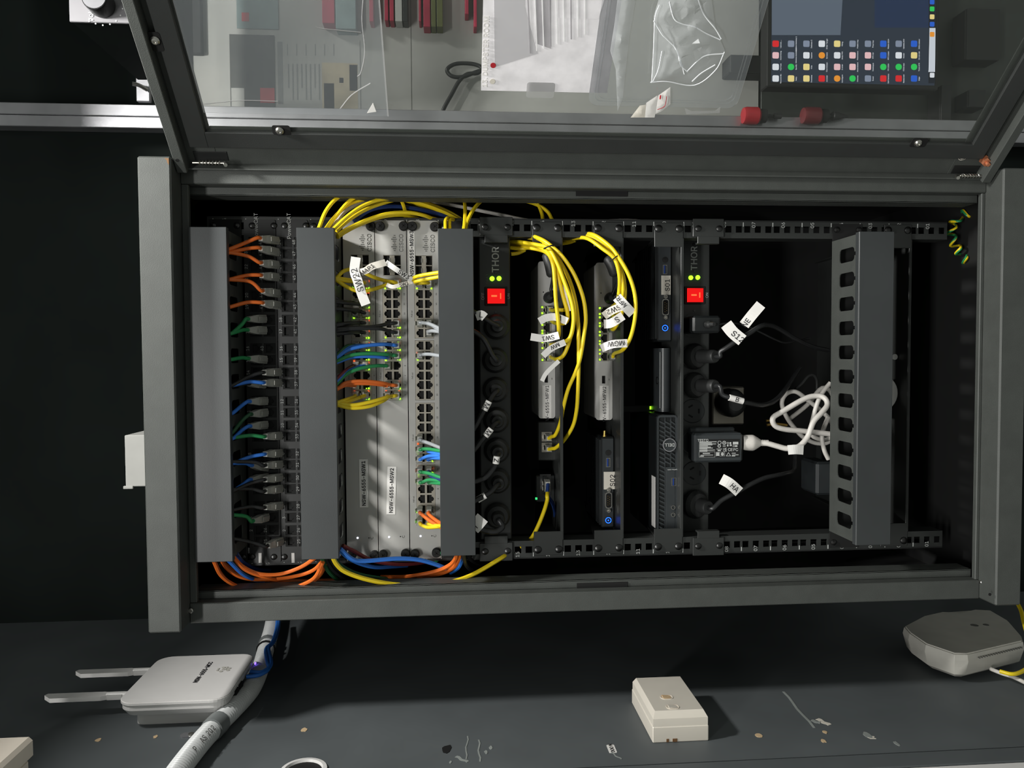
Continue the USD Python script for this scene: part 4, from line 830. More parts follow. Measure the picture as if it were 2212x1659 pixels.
loop('orange', 'lower orange lead turning up into the third cable manager', gb, [(1100, 1062), (1300, 1042), (1430, 985), (1488, 900), (1494, 820)], (.02, -.01, -.055), .003, LOW)
loop('orange', 'middle orange lead turning up into the third cable manager', gb, [(940, 1080), (1150, 1050), (1330, 1010), (1440, 940), (1480, 860), (1482, 820)], (.03, .0, -.05), .003, LOW)
loop('blue', 'bright blue lead beside the orange ones entering the third cable manager', gb, [(1410, 1045), (1490, 990), (1520, 910), (1525, 820)], (-.0, -.02, -.055), .003, LOW)
loop('green', 'short green lead at the left end of the third cable manager', gb, [(1270, 945), (1310, 890), (1350, 840)], (.02, -.0, -.04), .003, LOW)
for k, (wh, pts) in enumerate((('outermost', [(210, 880), (260, 990), (350, 1080), (420, 1110)]), ('second', [(230, 880), (300, 990), (420, 1080), (520, 1110)]), ('third', [(260, 880), (340, 990), (480, 1070), (640, 1110)]), ('innermost', [(290, 880), (380, 980), (540, 1060), (760, 1100), (1000, 1110)]))):
    loop('darkgreen' if k in (0, 3) else 'black', f'{wh} of four dark leads dropping from the second cable manager', gb, pts, (-.06, -.02, .03), .003, LOW)
loop('black', 'upper of two black leads dropping from the third cable manager', gb, [(1545, 830), (1580, 900), (1640, 950), (1720, 980)], (-.05, -.01, .03), .003, LOW)
loop('black', 'lower of two black leads dropping from the third cable manager', gb, [(1530, 830), (1550, 930), (1600, 990), (1680, 1030)], (-.05, -.01, .03), .003, LOW)

# ---- yellow bundles on the firewalls
FWG = 'yellow leads of the silver firewalls'; FWN = [0]
def fw(label, g_pts, jack, ys, tagged=None):
    P = [at(*g(*p), y) for (g, p), y in zip(g_pts, np.interp(np.linspace(0, 1, len(g_pts)), np.linspace(0, 1, len(ys)), ys))]
    t = Thing('network_cable', label, 'cable', FWG); FWN[0] += 1; P = [q + [0, (FWN[0] % 4 - 1.5) * .0058, 0] for q in P]
    if jack is not None:
        J = jack; P = P + [J + [0, -.03, 0] + (P[-1] - J) * [.5, 0, .5], J - [0, .02, 0]]; rj(t, J - [0, .0005, 0], J - [0, .021, 0], Z)
    t.add('cord', tube(P, .0029, 8, 6), 'yellow'); return t
def fj(px, py): return at(px, py, YF)
B1 = [(gF, p) for p in ((440, 520), (560, 480), (700, 510), (810, 575))]; B1b = [(gF, p) for p in ((420, 530), (540, 545), (690, 570), (800, 605))]; B1c = [(gF, p) for p in ((480, 490), (600, 472), (730, 510), (830, 575))]
yb1 = (.05, .0, -.03, -.035, -.03, -.02)
w1 = fw('yellow lead swinging widest right and down to the upper jack of the outlet', B1c + [(gF, p) for p in ((940, 680), (1050, 850), (1130, 1060), (1155, 1250))] + [(gG, p) for p in ((1140, 180), (1105, 400), (1060, 540), (990, 700), (945, 870), (915, 1020), (870, 1130))], at(1182, 944, YO), (.05, -.02, -.03, -.03, -.03, 0, .03))
w2 = fw('yellow lead running straightest down to the lower jack of the outlet', B1c[:-1] + [(gF, p) for p in ((820, 585), (920, 720), (1010, 900), (1065, 1100), (1090, 1300))] + [(gG, p) for p in ((1095, 250), (1095, 480), (1088, 720), (1075, 900), (1040, 1050), (960, 1180), (880, 1255))], at(1182, 967, YO), (.05, -.02, -.03, -.03, -.03, 0, .03))
w3 = fw('yellow lead of the upper firewall with the lowest port and a thin white tag', B1 + [(gF, p) for p in ((890, 720), (975, 920), (1035, 1120), (1048, 1300), (1010, 1480), (960, 1600), (900, 1640))], fj(1186, 771), yb1)
w4 = fw('yellow lead of the upper firewall with the second lowest port, tag hanging down', B1b + [(gF, p) for p in ((880, 740), (950, 920), (1020, 1120), (1035, 1290), (1000, 1440), (920, 1490))], fj(1186, 745.5), yb1)
w5 = fw('yellow lead of the upper firewall turning sharply back at the tag marked W', B1b + [(gF, p) for p in ((865, 720), (905, 900), (950, 1080), (982, 1200), (975, 1285), (910, 1308))], fj(1186, 690), yb1)
w6 = fw('yellow lead of the upper firewall hanging straight to the tag marked SW1', B1b[:-1] + [(gF, p) for p in ((790, 620), (850, 740), (868, 900), (880, 1100), (903, 1300), (905, 1410), (880, 1440))], fj(1186, 726), (.05, .0, -.04, -.045, -.04, -.02))
w7 = fw('short yellow lead of the upper firewall with the topmost port and long tag', [(gF, p) for p in ((430, 560), (560, 575), (720, 600), (820, 650), (900, 800), (960, 980), (1000, 1130), (960, 1172), (900, 1172))], fj(1186, 670), yb1)
lead('yellow', 'short yellow lead stub crossing behind the top of the upper bundle', path(gF, [(450, 590), (560, 600), (640, 580)], (.03, .02)), .0029, FWG); lead('yellow', 'lowest short yellow stub behind the upper bundle', path(gF, [(455, 650), (520, 640), (585, 610)], (.03, .03)), .0029, FWG)
flag(w7, [at(*gF(935, 940), -.035), at(*gF(960, 1030), -.037), at(*gF(1000, 1190), -.034)], .006)
flag(w5, [at(*gF(720, 1285), -.02), at(*gF(790, 1250), -.028), at(*gF(880, 1245), -.035), at(*gF(985, 1285), -.038)], .0105, 'W', .006, .82, flip=True)
flag(w6, [at(*gF(640, 1430), -.03), at(*gF(770, 1445), -.04), at(*gF(905, 1415), -.048)], .0105, 'SW1', .006, .7, flip=True)
flag(w4, [at(*gF(755, 1610), -.02), at(*gF(840, 1535), -.03), at(*gF(965, 1480), -.038)], .009, 'MW', .0055, .7, flip=True)
flag(w3, [at(*gG(745, 625), -.02), at(*gG(790, 545), -.025), at(*gG(905, 435), -.03)], .006)
B2 = [(gF, p) for p in ((935, 500), (1100, 480), (1200, 480), (1330, 560), (1435, 670))]; B2b = [(gF, p) for p in ((930, 530), (1080, 500), (1180, 510), (1310, 600), (1420, 690))]; B2c = [(gF, p) for p in ((940, 470), (1120, 465), (1230, 480), (1360, 570), (1445, 670))]
yb2 = (.05, .0, -.03, -.035, -.03, -.01)
v1 = fw('yellow lead of the lower firewall bowing widest, to its lowest port, tagged MGW', B2c + [(gF, p) for p in ((1550, 850), (1608, 1040), (1612, 1230), (1570, 1430), (1500, 1550))], fj(1318, 771), yb2)
v2 = fw('yellow lead of the lower firewall to its topmost port, tagged SW2', B2b + [(gF, p) for p in ((1465, 820), (1472, 960), (1450, 1100))], fj(1318, 672), yb2)
v3 = fw('yellow lead of the lower firewall to its second port, small tag', B2 + [(gF, p) for p in ((1490, 820), (1515, 960), (1505, 1100), (1460, 1200))], fj(1318, 692), yb2)
v4 = fw('yellow lead of the lower firewall to its third port, tag across its bend', B2 + [(gF, p) for p in ((1510, 800), (1540, 950), (1535, 1100), (1500, 1240), (1440, 1350))], fj(1318, 711), yb2)
lead('yellow', 'dim yellow stub behind the start of the lower bundle', path(gF, [(935, 550), (1000, 540), (1060, 520)], (.04, .03)), .0029, FWG)
flag(v3, [at(*gF(1450, 1055), -.044), at(*gF(1520, 1130), -.046), at(*gF(1600, 1215), -.04)], .0135, 'MFR2', .006, .25, flip=True)
flag(v2, [at(*gF(1330, 1235), -.02), at(*gF(1400, 1185), -.03), at(*gF(1495, 1145), -.036)], .0115, 'SW2', .007, .66, 'old_paper', flip=True)
flag(v4, [at(*gF(1330, 1310), -.02), at(*gF(1400, 1300), -.035), at(*gF(1510, 1230), -.036)], .0125, 'S', .0075, .85, flip=True)
flag(v1, [at(*gF(1305, 1540), -.02), at(*gF(1410, 1500), -.034), at(*gF(1550, 1490), -.036)], .0115, 'MGW', .0068, .66, flip=True)
for k, (g, p, q, lb) in enumerate(((gF, (790, 590), (835, 575), 'upper'), (gF, (1410, 700), (1452, 668), 'lower'))):
    c = (at(*g(*p), -.034) + at(*g(*q), -.034)) / 2; a = np.linspace(0, 2 * np.pi, 15); d = at(*g(*q), -.034) - at(*g(*p), -.034); hw = np.linalg.norm(d) / 2 + .004; d /= np.linalg.norm(d)
    t = Thing('cable_tie', f'black cable tie round the {lb} yellow bundle', 'cable tie'); t.add('band', tube([c + hw * math.cos(q_) * d + .0085 * math.sin(q_) * Y for q_ in a], .0009, 6, 2), 'matt_black')
# black low voltage leads of the firewalls
for lb, z, ball, pts, px in (('upper', ZA, (1185, 643.5), [(860, 760), (845, 900), (830, 990)], 1185), ('lower', ZB, (1316.5, 645), [(1470, 820), (1450, 930), (1410, 1030)], 1316)):
    t = Thing('power_lead', f'black power lead with round plug on the {lb} silver firewall', 'cable'); J = at(*ball, YF)
    t.add('cord', tube(path(gF, pts, (.04, .04)) + [J + [.006, -.022, -.004], J - [0, .012, 0]], .0024, 8), 'black_cable')
    t.add('plug', lathe([(.0085, 0), (.009, .006), (.0075, .012), (.004, .016), (0, .016)], J - [0, .001, 0], -Y, 18), 'black_rubber')
    q = (gF(790, 640), gF(845, 860)) if lb == 'upper' else (gF(1365, 680), gF(1440, 850))
    a, b = at(*q[0], .02), at(*q[1], .02); t.add('strain_sleeve', tube([a, (a + b) / 2 - [0, .004, 0], b], .0085, 12, 5, True, lambda s: .0085 if .05 < s < .95 else .006), 'black_rubber')
# leads of the small black box on the upper shelf
t = Thing('network_cable', 'yellow lead curving down from the small black box on the upper shelf', 'cable', 'leads of the small black box'); P = path(gF2, [(795, 350), (770, 440), (720, 570), (660, 690), (600, 755), (540, 790)], (.035, .02, .01))
J = at(1180, 1052, YO); t.add('cord', tube([J - [0, .02, 0], P[0] + [.006, 0, 0]] + P, .0031), 'yellow'); rj(t, J - [0, .0005, 0], J - [0, .02, 0], Z)
t = Thing('network_cable', 'short dim blue lead at the small black box on the upper shelf', 'cable', 'leads of the small black box'); P = path(gF2, [(800, 310), (840, 370), (865, 450), (868, 500)], (.04, .08))
J = at(1180, 1041, YO); t.add('cord', tube([J - [0, .02, 0]] + P, .0028), 'dark_blue'); rj(t, J - [0, .0005, 0], J - [0, .02, 0], Z)

# ---- mains plugs and cords
def mains(label, sock, y, P, r=.0037, R=.0185, lean=(0, 0, 0), tall=.03, col='black_cable'):
    t = Thing('power_cable', label, 'cable', 'mains leads of the power strips'); c = at(*sock, y) - [0, .0018, 0]; ax = -Y + np.array(lean)
    ax /= np.linalg.norm(ax)
    t.add('plug', lathe([(R, 0), (R, .006), (R * .8, .012), (R * .52, .014), (R * .5, tall), (R * .42, tall + .003), (0, tall + .003)], c, ax, 26), 'black_rubber')
    e = c + ax * tall; t.add('cord', tube([e, e + ax * .012] + P, r), col); return t
pp = (-.045, -.06, -.066)
a = mains('black mains lead with tag L in the topmost socket of the upper strip', S1[0], PD1, path(g1, [(1810, 1390), (1735, 1345), (1660, 1300), (1590, 1260)], pp), .0034); flag(a, [at(*g1(1650, 1325), -.065), at(*g1(1700, 1310), -.067), at(*g1(1735, 1335), -.066)], .012, 'L', .007, .6)
mains('black mains lead without a tag in the second socket of the upper strip', S1[1], PD1, path(g3, [(1800, 370), (1750, 270), (1690, 195), (1600, 140)], pp), .0034)
def sleeve(t, g, a, b, y, s, r=.0046):
    A, B = at(*g(*a), y), at(*g(*b), y); k = t.add('tag', cyl(A, B, r, 14), 'paper', label='white wrapped tag marked ' + s); d = (B - A) / np.linalg.norm(B - A); m = (A + B) / 2; v = CAM - m; v /= np.linalg.norm(v); v -= d * (v @ d); v /= np.linalg.norm(v)
    u = np.cross(d, v); t.add('tag_lettering', text(s, .0068, m + v * (r + .0003), d, np.cross(v, d)), 'ink', k)
a = mains('black mains lead in the third socket of the upper strip, tagged M', S1[2], PD1, path(g3, [(1810, 760), (1755, 850), (1690, 970), (1620, 1090)], pp)); sleeve(a, g3, (1775, 815), (1730, 900), -.058, 'M')
a = mains('black mains lead in the fourth socket of the upper strip, tagged M', S1[3], PD1, path(g3, [(1820, 1040), (1765, 1110), (1700, 1190), (1610, 1300)], pp)); sleeve(a, g3, (1795, 1075), (1740, 1145), -.058, 'M')
a = mains('black mains lead in the fifth socket of the upper strip, tagged Z', S1[4], PD1, path(g3, [(1848, 1340), (1835, 1420), (1760, 1520), (1680, 1560), (1580, 1590)], pp)); sleeve(a, g3, (1848, 1335), (1838, 1405), -.052, 'Z')
a = mains('black mains lead in the sixth socket of the upper strip, tagged R', S1[5], PD1, path(gb, [(1850, 210), (1790, 275), (1700, 325), (1600, 380)], pp)); sleeve(a, gb, (1740, 305), (1665, 350), -.06, 'R')
a = mains('black mains lead in the lowest socket of the upper strip, bent under, tagged', S1[6], PD1, path(gb, [(1870, 545), (1900, 600), (1840, 645), (1750, 640), (1680, 615), (1590, 570)], (-.04, -.05, -.06)), .0042)
flag(a, [at(*gb(1625, 620), -.066), at(*gb(1670, 570), -.067), at(*gb(1715, 515), -.065)], .018, 'T', .008, .25)
a = mains('black mains lead tagged S12 curving down from the lower strip', S2[1], PD2, path(gH, [(680, 350), (740, 310), (860, 228), (960, 170), (1050, 112), (1130, 95), (1230, 130), (1400, 232), (1550, 300), (1700, 335)], (.0, -.01, .0, .05, .1)), .0036, .02, (.0, 0, -.45), .045)
flag(a, [at(*gU(735, 1310), -.012), at(*gU(800, 1390), -.014), at(*gU(890, 1465), -.016)], .0175, 'S12', .008, .8)
a = mains('black mains lead wrapped with a tag marked B on the lower strip', S2[2], PD2, path(gH, [(700, 752), (800, 790), (940, 830), (1090, 850), (1220, 790), (1330, 650), (1430, 500)], (.0, -.005, .02, .06, .1)), .0036, .02, (.0, 0, -.45), .045); sleeve(a, gH, (765, 780), (895, 815), -.004, 'B', .0048)
a = mains('black mains lead with tag HA from the lowest socket of the lower strip', S2[6], PD2, path(gI, [(700, 350), (850, 270), (950, 212), (1100, 142), (1280, 100), (1365, 70), (1385, -20), (1385, -90)], (.015, .01, .03, .06, .08)), .0036, .022, (0, 0, -.4), .03)
flag(a, [at(*gI(690, 150), -.0), at(*gI(770, 195), -.004), at(*gI(860, 275), -.002)], .016, 'HA', .0078, .8)
t = Thing('plug_adaptor', 'square black plug pack with tag NE on its thin lead, topmost on the lower strip', 'power adaptor')
x0, x1, z0, z1 = rect(1497, 682, 1557, 719, .0); t.add('case', cbox(x0, x1, .0, PD2 - .002, z0, z1, .003), 'pc_black'); c = at(1527, 701, .0)
t.add('strain_relief', lathe([(.0055, 0), (.0055, .006), (.0035, .008), (.003, .016), (0, .016)], c, -Y - .4 * Z, 14), 'black_rubber')
t.add('cord', tube([c - [0, .01, .003]] + path(gH, [(640, 92), (750, 80), (850, 85), (950, 115), (1050, 160), (1150, 210), (1220, 242), (1290, 262), (1400, 245), (1520, 222)], (-.0, .03, .08)), .0016), 'black_cable')
flag(t, [at(*gU(905, 1320), .005), at(*gU(980, 1225), .0), at(*gU(1065, 1125), -.002)], .0155, 'NE', .0075, .2)
# white lead of the mains adaptor and the coil behind it
t = Thing('power_cable', 'white mains lead from the adaptor curling in a loop above the lowest cable manager', 'cable')
P = path(gH, [(1130, 1215), (1220, 1240), (1310, 1262), (1400, 1250), (1455, 1215), (1510, 1140), (1560, 1010), (1640, 920), (1690, 850), (1670, 790), (1600, 765), (1480, 790), (1280, 905), (1180, 970), (1195, 1045), (1290, 1080), (1450, 1095), (1720, 1125)], (.012, .0, .0, .02, .03, .03))
c = at(*gH(895, 1205), .022); e = at(*gH(1060, 1208), .016); ax = (e - c) / np.linalg.norm(e - c); s = np.cross(ax, Y); s /= np.linalg.norm(s)
t.add('connector', tube([c, c + (e - c) * .35, c + (e - c) * .7, e], .012, 14, 4, True, lambda q: .0112 + .001 * math.sin(3 * q) - .006 * max(q - .55, 0) / .45), 'white_cable')
t.add('strain_relief', cat([cyl(e + ax * q * .001, e + ax * (q + 1.6) * .001, .0048, 12) for q in (0, 2.4, 4.8, 7.2, 9.6)]), 'white_cable')
t.add('cord', tube([e] + P, .0042), 'white_cable'); flag(t, [at(*gH(1318, 1275), -.006), at(*gH(1390, 1270), -.008), at(*gH(1465, 1275), -.006)], .014)
t = Thing('coiled_cable', 'coil of dim white lead lying behind the looped white mains lead', 'cable')
t.add('cord', tube(path(gH, [(1720, 640), (1640, 740), (1590, 850), (1550, 1000), (1530, 1100), (1580, 1160), (1690, 1175), (1760, 1100), (1690, 960), (1500, 800), (1390, 725), (1300, 750), (1262, 840), (1310, 970), (1400, 1090), (1480, 1165), (1600, 1212), (1720, 1185), (1780, 1000), (1740, 760), (1640, 690), (1500, 850), (1330, 985)], (.06, .07, .09, .1, .1)), .0036, 8, 5), 'white_cable')
t.add('cord', tube(path(gH, [(1700, 960), (1640, 1130), (1660, 1270), (1700, 1360)], (.05, .06)), .0036), 'white_cable')
t = Thing('power_cable', 'thin black lead looping up faintly behind the white coil', 'cable'); t.add('cord', tube(path(gH, [(1390, 700), (1450, 650), (1510, 580), (1560, 570), (1590, 620), (1590, 720)], (.1, .12)), .0025), 'black_rubber')
t = Thing('cable_end', 'bare yellowish lead end poking out beside the white coil', 'cable'); t.add('cord', tube(path(gH, [(1120, 1040), (1200, 1030), (1310, 1040)], .1), .0024), 'brass'); t.add('cord', tube(path(gH, [(1115, 1000), (1150, 995)], .1), .002), 'brass')
t = Thing('network_cable', 'pale lead end showing in a slot of the lowest cable manager', 'cable'); t.add('cord', tube(path(gI, [(1790, 40), (1830, 65), (1880, 55), (1910, 30)], .025), .0028), 'white_cable')
# ================================================================ on the side panel
def wallprism(poly_yz, x0, x1): return prism(poly_yz, (x0, 0, 0), Y, Z, X, x1 - x0)
def wq(pts, x): return [atx(px, py, x)[1:] for px, py in pts]
t = Thing('wireless_router', 'white square router with two flat aerials mounted on the side panel', 'router')
xr = XW + .042
Q = np.array(wq([(262, 1522), (330, 1421), (557, 1409), (489, 1508)], xr)); y0, y1 = Q[[0, 3], 0].mean(), Q[[1, 2], 0].mean(); z0, z1 = Q[[2, 3], 1].mean(), Q[[0, 1], 1].mean()
R0 = rrect(y0, y1, z0, z1, .022, 7)
case = t.add('case', cat(wallprism(R0.buffer(-.0012), xr - .001, xr), wallprism(R0, xr - .004, xr - .001), wallprism(R0.buffer(-.002), xr - .012, xr - .004), hull([(q, a, b) for q, P in ((xr - .012, R0.buffer(-.002)), (xr - .021, R0.buffer(-.009))) for a, b in P.exterior.coords])), 'white_plastic')
t.add('mounting_base', wallprism(rrect(y0 + .026, y1 - .01, z0 + .02, z1 - .014, .012, 5), XW, xr - .02), 'white_plastic')
cy, cz = (y0 + y1) / 2, (z0 + z1) / 2
def on_face(px, py): return atx(px, py, xr + .0003)
u_, v_ = Y * -1, Z                                                   # lettering on a wall facing +x reads along +y
t.add('lettering', text('NSW-6555-MCC', .0062, on_face(439, 1451.5), Y, Z, True), 'ink', case)
c = on_face(483, 1446); t.add('emblem', cat([prism(Point(0, 0).buffer(.0028), c + np.array([0, a, b]), Y, Z, X, .0003) for a, b in ((0, 0), (.007, .002), (-.007, .002), (.0035, -.007), (-.0035, -.007))] + [obox(c + [0.0002, a, b], Y, Z, X, .005, .0012, .0002) for a, b in ((0, .008), (.004, -.003))]), 'ap_white', case)
for (px, py), (qx, qy) in (((270, 1502), (92, 1511)), ((325, 1450), (154, 1463))):
    b = atx(px, py, xr - .014); e = atx(qx, qy, xr - .014); e[1] = b[1]
    d = (e - b) / np.linalg.norm(e - b); L = np.linalg.norm(e - b)
    an = t.add('aerial', place(prism(Polygon([(.022, -.0045), (.03, -.0075), (L - .012, -.0078), (L, .003), (L - .002, .0075), (.03, .0075), (.022, .0045)]).buffer(.0006), (0, 0, -.003), X, Y, Z, .006), b, d, np.cross(d, X), X), 'white_plastic')
    t.add('aerial_hinge', cat(cyl(b - d * .012, b + d * .024, .0055, 14), obox(b + d * .012, d, np.cross(d, X), X, .01, .0058, .0035)), 'white_plastic', an)
p = atx(549, 1433, xr - .012); t.add('status_light', box(p[0] - .0012, p[0] + .0012, p[1] - .002, p[1] + .002, z0 - .0012, z0 + .001), 'led_purple')
for k, dy in ((0, .02), (1, .045)):
    t.add('socket', box(xr - .022, xr - .009, y0 + .045 + k * .02, y0 + .06 + k * .02, z0 - .0006, z0 + .01), 'deep_black')
# corrugated conduit behind the router and its bands
t = Thing('conduit', 'white corrugated conduit running down behind the router, taped grey in places', 'conduit')
CP = spline([atx(px, py, XW + .0145) for px, py in ((592, 1330), (586, 1362), (575, 1400), (562, 1445), (541, 1490), (503, 1532), (464, 1570), (426, 1612), (380, 1672), (330, 1750))], 12)
Lc = np.r_[0, np.cumsum(np.linalg.norm(np.diff(CP, axis=0), axis=1))]; nn = int(Lc[-1] / .0012); qq = np.linspace(0, Lc[-1], nn); CP = np.c_[[np.interp(qq, Lc, CP[:, k]) for k in range(3)]].T
t.add('pipe', tube(CP, .0135, 18, 1, False, lambda s: .0128 + .0009 * math.sin(2 * np.pi * s * Lc[-1] / .0048)), 'conduit')
def near(px, py): return int(np.argmin([np.hypot(*(np.array(prj(c)) - (px, py))) for c in CP]))
def prj(P): c = CM @ (np.asarray(P) - CAM); return 1106 + FPX * c[0] / c[2], 829.5 + FPX * c[1] / c[2]
i = near(462, 1566); t.add('tape_band', tube(CP[i - 10:i + 10], .0152, 16, 1, False), 'tape_grey', label='grey tape band')
i = near(572, 1391); t.add('tape_band', tube(CP[i - 5:i + 5], .015, 16, 1, False), 'tape_grey', label='grey tape band')
i = near(566, 1401); t.add('cable_tie', tube(CP[i - 1:i + 2], .0156, 16, 1, False), 'matt_black', label='black cable tie')
i = near(425, 1607); d = CP[i + 6] - CP[i - 6]; d /= np.linalg.norm(d); w = CAM - CP[i]; w -= d * (w @ d); w /= np.linalg.norm(w)
t.add('stamped_print', cat([text(s, .0075, CP[near(*q)] + w * .0142, -d, np.cross(w, -d)) for s, q in (('P', (404, 1635)), ('AS', (420, 1612)), ('20', (433, 1596)), ('2', (440, 1585)))]), 'grey_ink')
for k, (lb, P) in enumerate((('upper of two blue leads tied to the conduit, ending in the router', [(603, 1330), (601, 1358), (592, 1385), (580, 1400), (585, 1425), (583, 1440), (565, 1452), (541, 1451)]), ('lower of two blue leads tied to the conduit, ending in the router', [(600, 1330), (597, 1360), (588, 1388), (575, 1402), (577, 1428), (580, 1445), (560, 1458), (532, 1462)]))):
    t = Thing('network_cable', lb, 'cable', 'blue leads of the router'); t.add('cord', tube([atx(px, py, XW + .031) for px, py in P], .0031), 'blue')
t = Thing('saddle_clip', 'small steel saddle clip screwed beside the taped conduit', 'clip')
c = atx(413, 1589, XW); t.add('strap', cat(wallprism(rrect(c[1] - .006, c[1] + .006, c[2] - .03, c[2] + .014, .005), XW, XW + .0016)), 'aluminium'); t.add('screw', lathe([(.0042, 0), (.0036, .0016), (0, .002)], c + [.0016, 0, 0], X, 12), 'steel')
# blank double power point
t = Thing('power_point', 'aged white surface mounted switch plate with two small rockers on the side panel', 'wall switch')
C_ = np.array(wq([(1410, 1606), (1531, 1600)], XW)); ya0 = C_[:, 0].mean(); za1, za0 = C_[0, 1], C_[1, 1]; ya1 = ya0 + .116
bx = t.add('back_box', cat(cbox(XW, XW + .021, ya0, ya1, za0, za1, .0012)), 'old_white')
t.add('plate', hull([(XW + .021, a, b) for a in (ya0 + .001, ya1 - .001) for b in (za0 + .001, za1 - .001)] + [(XW + .031, a, b) for a in (ya0 + .001, ya1 - .001) for b in (za0 + .001, za1 - .001)] + [(XW + .0385, a, b) for a in (ya0 + .008, ya1 - .006) for b in (za0 + .005, za1 - .005)]), 'old_white')
for px, py in ((1440, 1506), (1453, 1527)):
    c = atx(px, py, XW + .0386); k = t.add('rocker_surround', wallprism(rrect(c[1] - .0065, c[1] + .0065, c[2] - .0085, c[2] + .0085, .0055, 5).difference(rrect(c[1] - .0055, c[1] + .0055, c[2] - .0075, c[2] + .0075, .0045, 5)), XW + .0383, XW + .0392), 'cream_plastic')
    t.add('rocker', hull([(XW + .0386 + (.0016 if b > 0 else .0003), c[1] + a * .0045, c[2] + b * .0055) for a in (-1, 1) for b in (-1, 1)] + [(XW + .038, c[1] + a * .0045, c[2] + b * .0055) for a in (-1, 1) for b in (-1, 1)]), 'wood_chip' if py < 1515 else 'old_white', k)
for px, py, r in ((1442, 1604, .0016), (1457, 1602, .003)): c = np.array([XW + .002, ya0 - .0002, atx(px, py, XW)[2]]); t.add('chip', obox(c + [.001, 0, 0], X, Z, Y, .002, r, .0004), 'rust', bx)
t = Thing('access_point', 'dusty white rounded ceiling style access point mounted low on the side panel', 'access point')
xa = XW + .05
ap = Polygon(wq([(1953, 1352), (1995, 1330), (2035, 1321), (2075, 1323), (2105, 1316), (2140, 1318), (2178, 1340), (2206, 1372), (2210, 1384), (2090, 1412), (2062, 1411), (2000, 1390), (1965, 1366)], xa)).buffer(.006).buffer(-.006)
t.add('body', cat(wallprism(ap.buffer(-.002), xa - .002, xa), hull([(q, a, b) for q, P in ((xa - .002, ap), (xa - .012, ap.buffer(.002)), (XW + .016, ap.buffer(-.004)), (XW + .01, ap.buffer(-.012))) for a, b in P.exterior.coords], 40)), 'ap_white')
for px, py, w in ((2105, 1351, .006), (2130, 1350, .0045)): c = atx(px, py, xa); t.add('mark', wallprism(Point(c[1], c[2]).buffer(w), xa, xa + .0004), 'grey_ink')
c0, c1_ = atx(2107, 1412, xa - .002), atx(2208, 1388, xa - .002)
t.add('edge_print', cat([obox(c0 + (c1_ - c0) * q + np.array([-.006, -.003, 0]), Z, X, Y, .0008, .0006, .002) for q in np.linspace(.05, .95, 18)]), 'grey_ink')
for lb, P, xx, m in (('yellow lead curving past the access point at the right edge', [(2196, 1300), (2206, 1320), (2212, 1345), (2222, 1380)], XW + .1, 'yellow'), ('yellow lead below the access point', [(2160, 1450), (2185, 1456), (2205, 1452), (2225, 1440)], XW + .03, 'yellow'), ('grey lead drooping under the access point', [(2140, 1445), (2165, 1455), (2190, 1463), (2225, 1480)], XW + .02, 'white_cable')):
    t = Thing('network_cable', lb, 'cable'); t.add('cord', tube([atx(px, py, xx) for px, py in P], .003), m)
t = Thing('wall_box', 'cream plastic equipment box at the lower left edge of the picture', 'box')
q = np.array(wq([(75, 1596), (72, 1626)], XW + .07)); zt_ = atx(75, 1597, XW + .07); 
t.add('lid', cbox(XW + .05, XW + .075, zt_[1] - .17, zt_[1], zt_[2], zt_[2] + .16, .004), 'cream_plastic'); t.add('body', cbox(XW, XW + .05, zt_[1] - .165, zt_[1] - .005, zt_[2] + .004, zt_[2] + .156, .002), 'cream_plastic')
t = Thing('grommet', 'pale ring grommet cut by the bottom edge of the picture', 'grommet')
c = atx(655, 1668, XW); t.add('ring', lathe([(.028, 0), (.028, .003), (.0235, .0035), (.022, 0)], c, X, 36), 'white_plastic'); t.add('bore', lathe([(.022, 0), (.022, .0006), (0, .0006)], c, X, 30), 'deep_black')
t = Thing('printed_tag', 'small white lettered sticker stuck on the side panel', 'label')
c = atx(1321, 1617, XW); t.add('sticker', wallprism(rrect(c[1] - .011, c[1] + .009, c[2] - .005, c[2] + .005, .0015), XW, XW + .0004), 'paper'); t.add('lettering', text('DOO N', .0046, c + [.0007, 0, 0], Y, Z), 'ink')
# card on top of the cabinet
t = Thing('card_box', 'plain light grey card box standing on top of the cabinet', 'box')
x0, x1, z0, z1 = rect(270, 940, 330, 1051, -.02); t.add('carton', cbox(x0, x1, -.02, .07, 1.1255, z1, .001), 'board_grey'); t.add('flap', cbox(x0 - .003, x0 + .001, -.021, -.017, z1 - .01, z1 + .003, .0005), 'board_grey')

# ================================================================ right of the cabinet: rail, amplifier, board, monitor, things seen through the door glass
t = Thing('aluminium_rail', 'tall double aluminium rail standing right of the cabinet', 'rail')
xr0, xr1 = at(150, 274, .3)[0], at(150, 223, .3)[0]; xm = at(150, 249, .3)[0]
t.add('post', cbox(xr0, xm - .0006, .3, .33, -.9, 2.4, .001), 'aluminium'); t.add('post', cbox(xm + .0006, xr1, .3, .33, -.9, 2.4, .001), 'aluminium')
t.add('backing_strip', box(xm - .004, xm + .004, .304, .326, -.9, 2.4), 'deep_black')
t = Thing('rail_bracket', 'pale bracket arm with a steel pin beside the amplifier', 'bracket')
x0, x1, z0, z1 = rect(293, 100, 322, 224, .29); t.add('arm', cbox(x0 + .004, x1, .29, .3, z0, z1, .001), 'aluminium')
t.add('pin', tube([at(286, 181, .27), at(300, 184, .275), at(318, 194, .285)], .0036, 8, 3), 'steel')
t = Thing('amplifier', 'silver fronted amplifier with a volume knob at the upper left corner', 'amplifier')
ym = -.02; x0 = at(200, 48, ym)[0]; z1 = at(149, 20, ym)[2]
t.add('case', cbox(x0 + .001, x0 + .22, ym + .004, ym + .22, z1 - .09, z1 - .001, .001), 'wall_black')
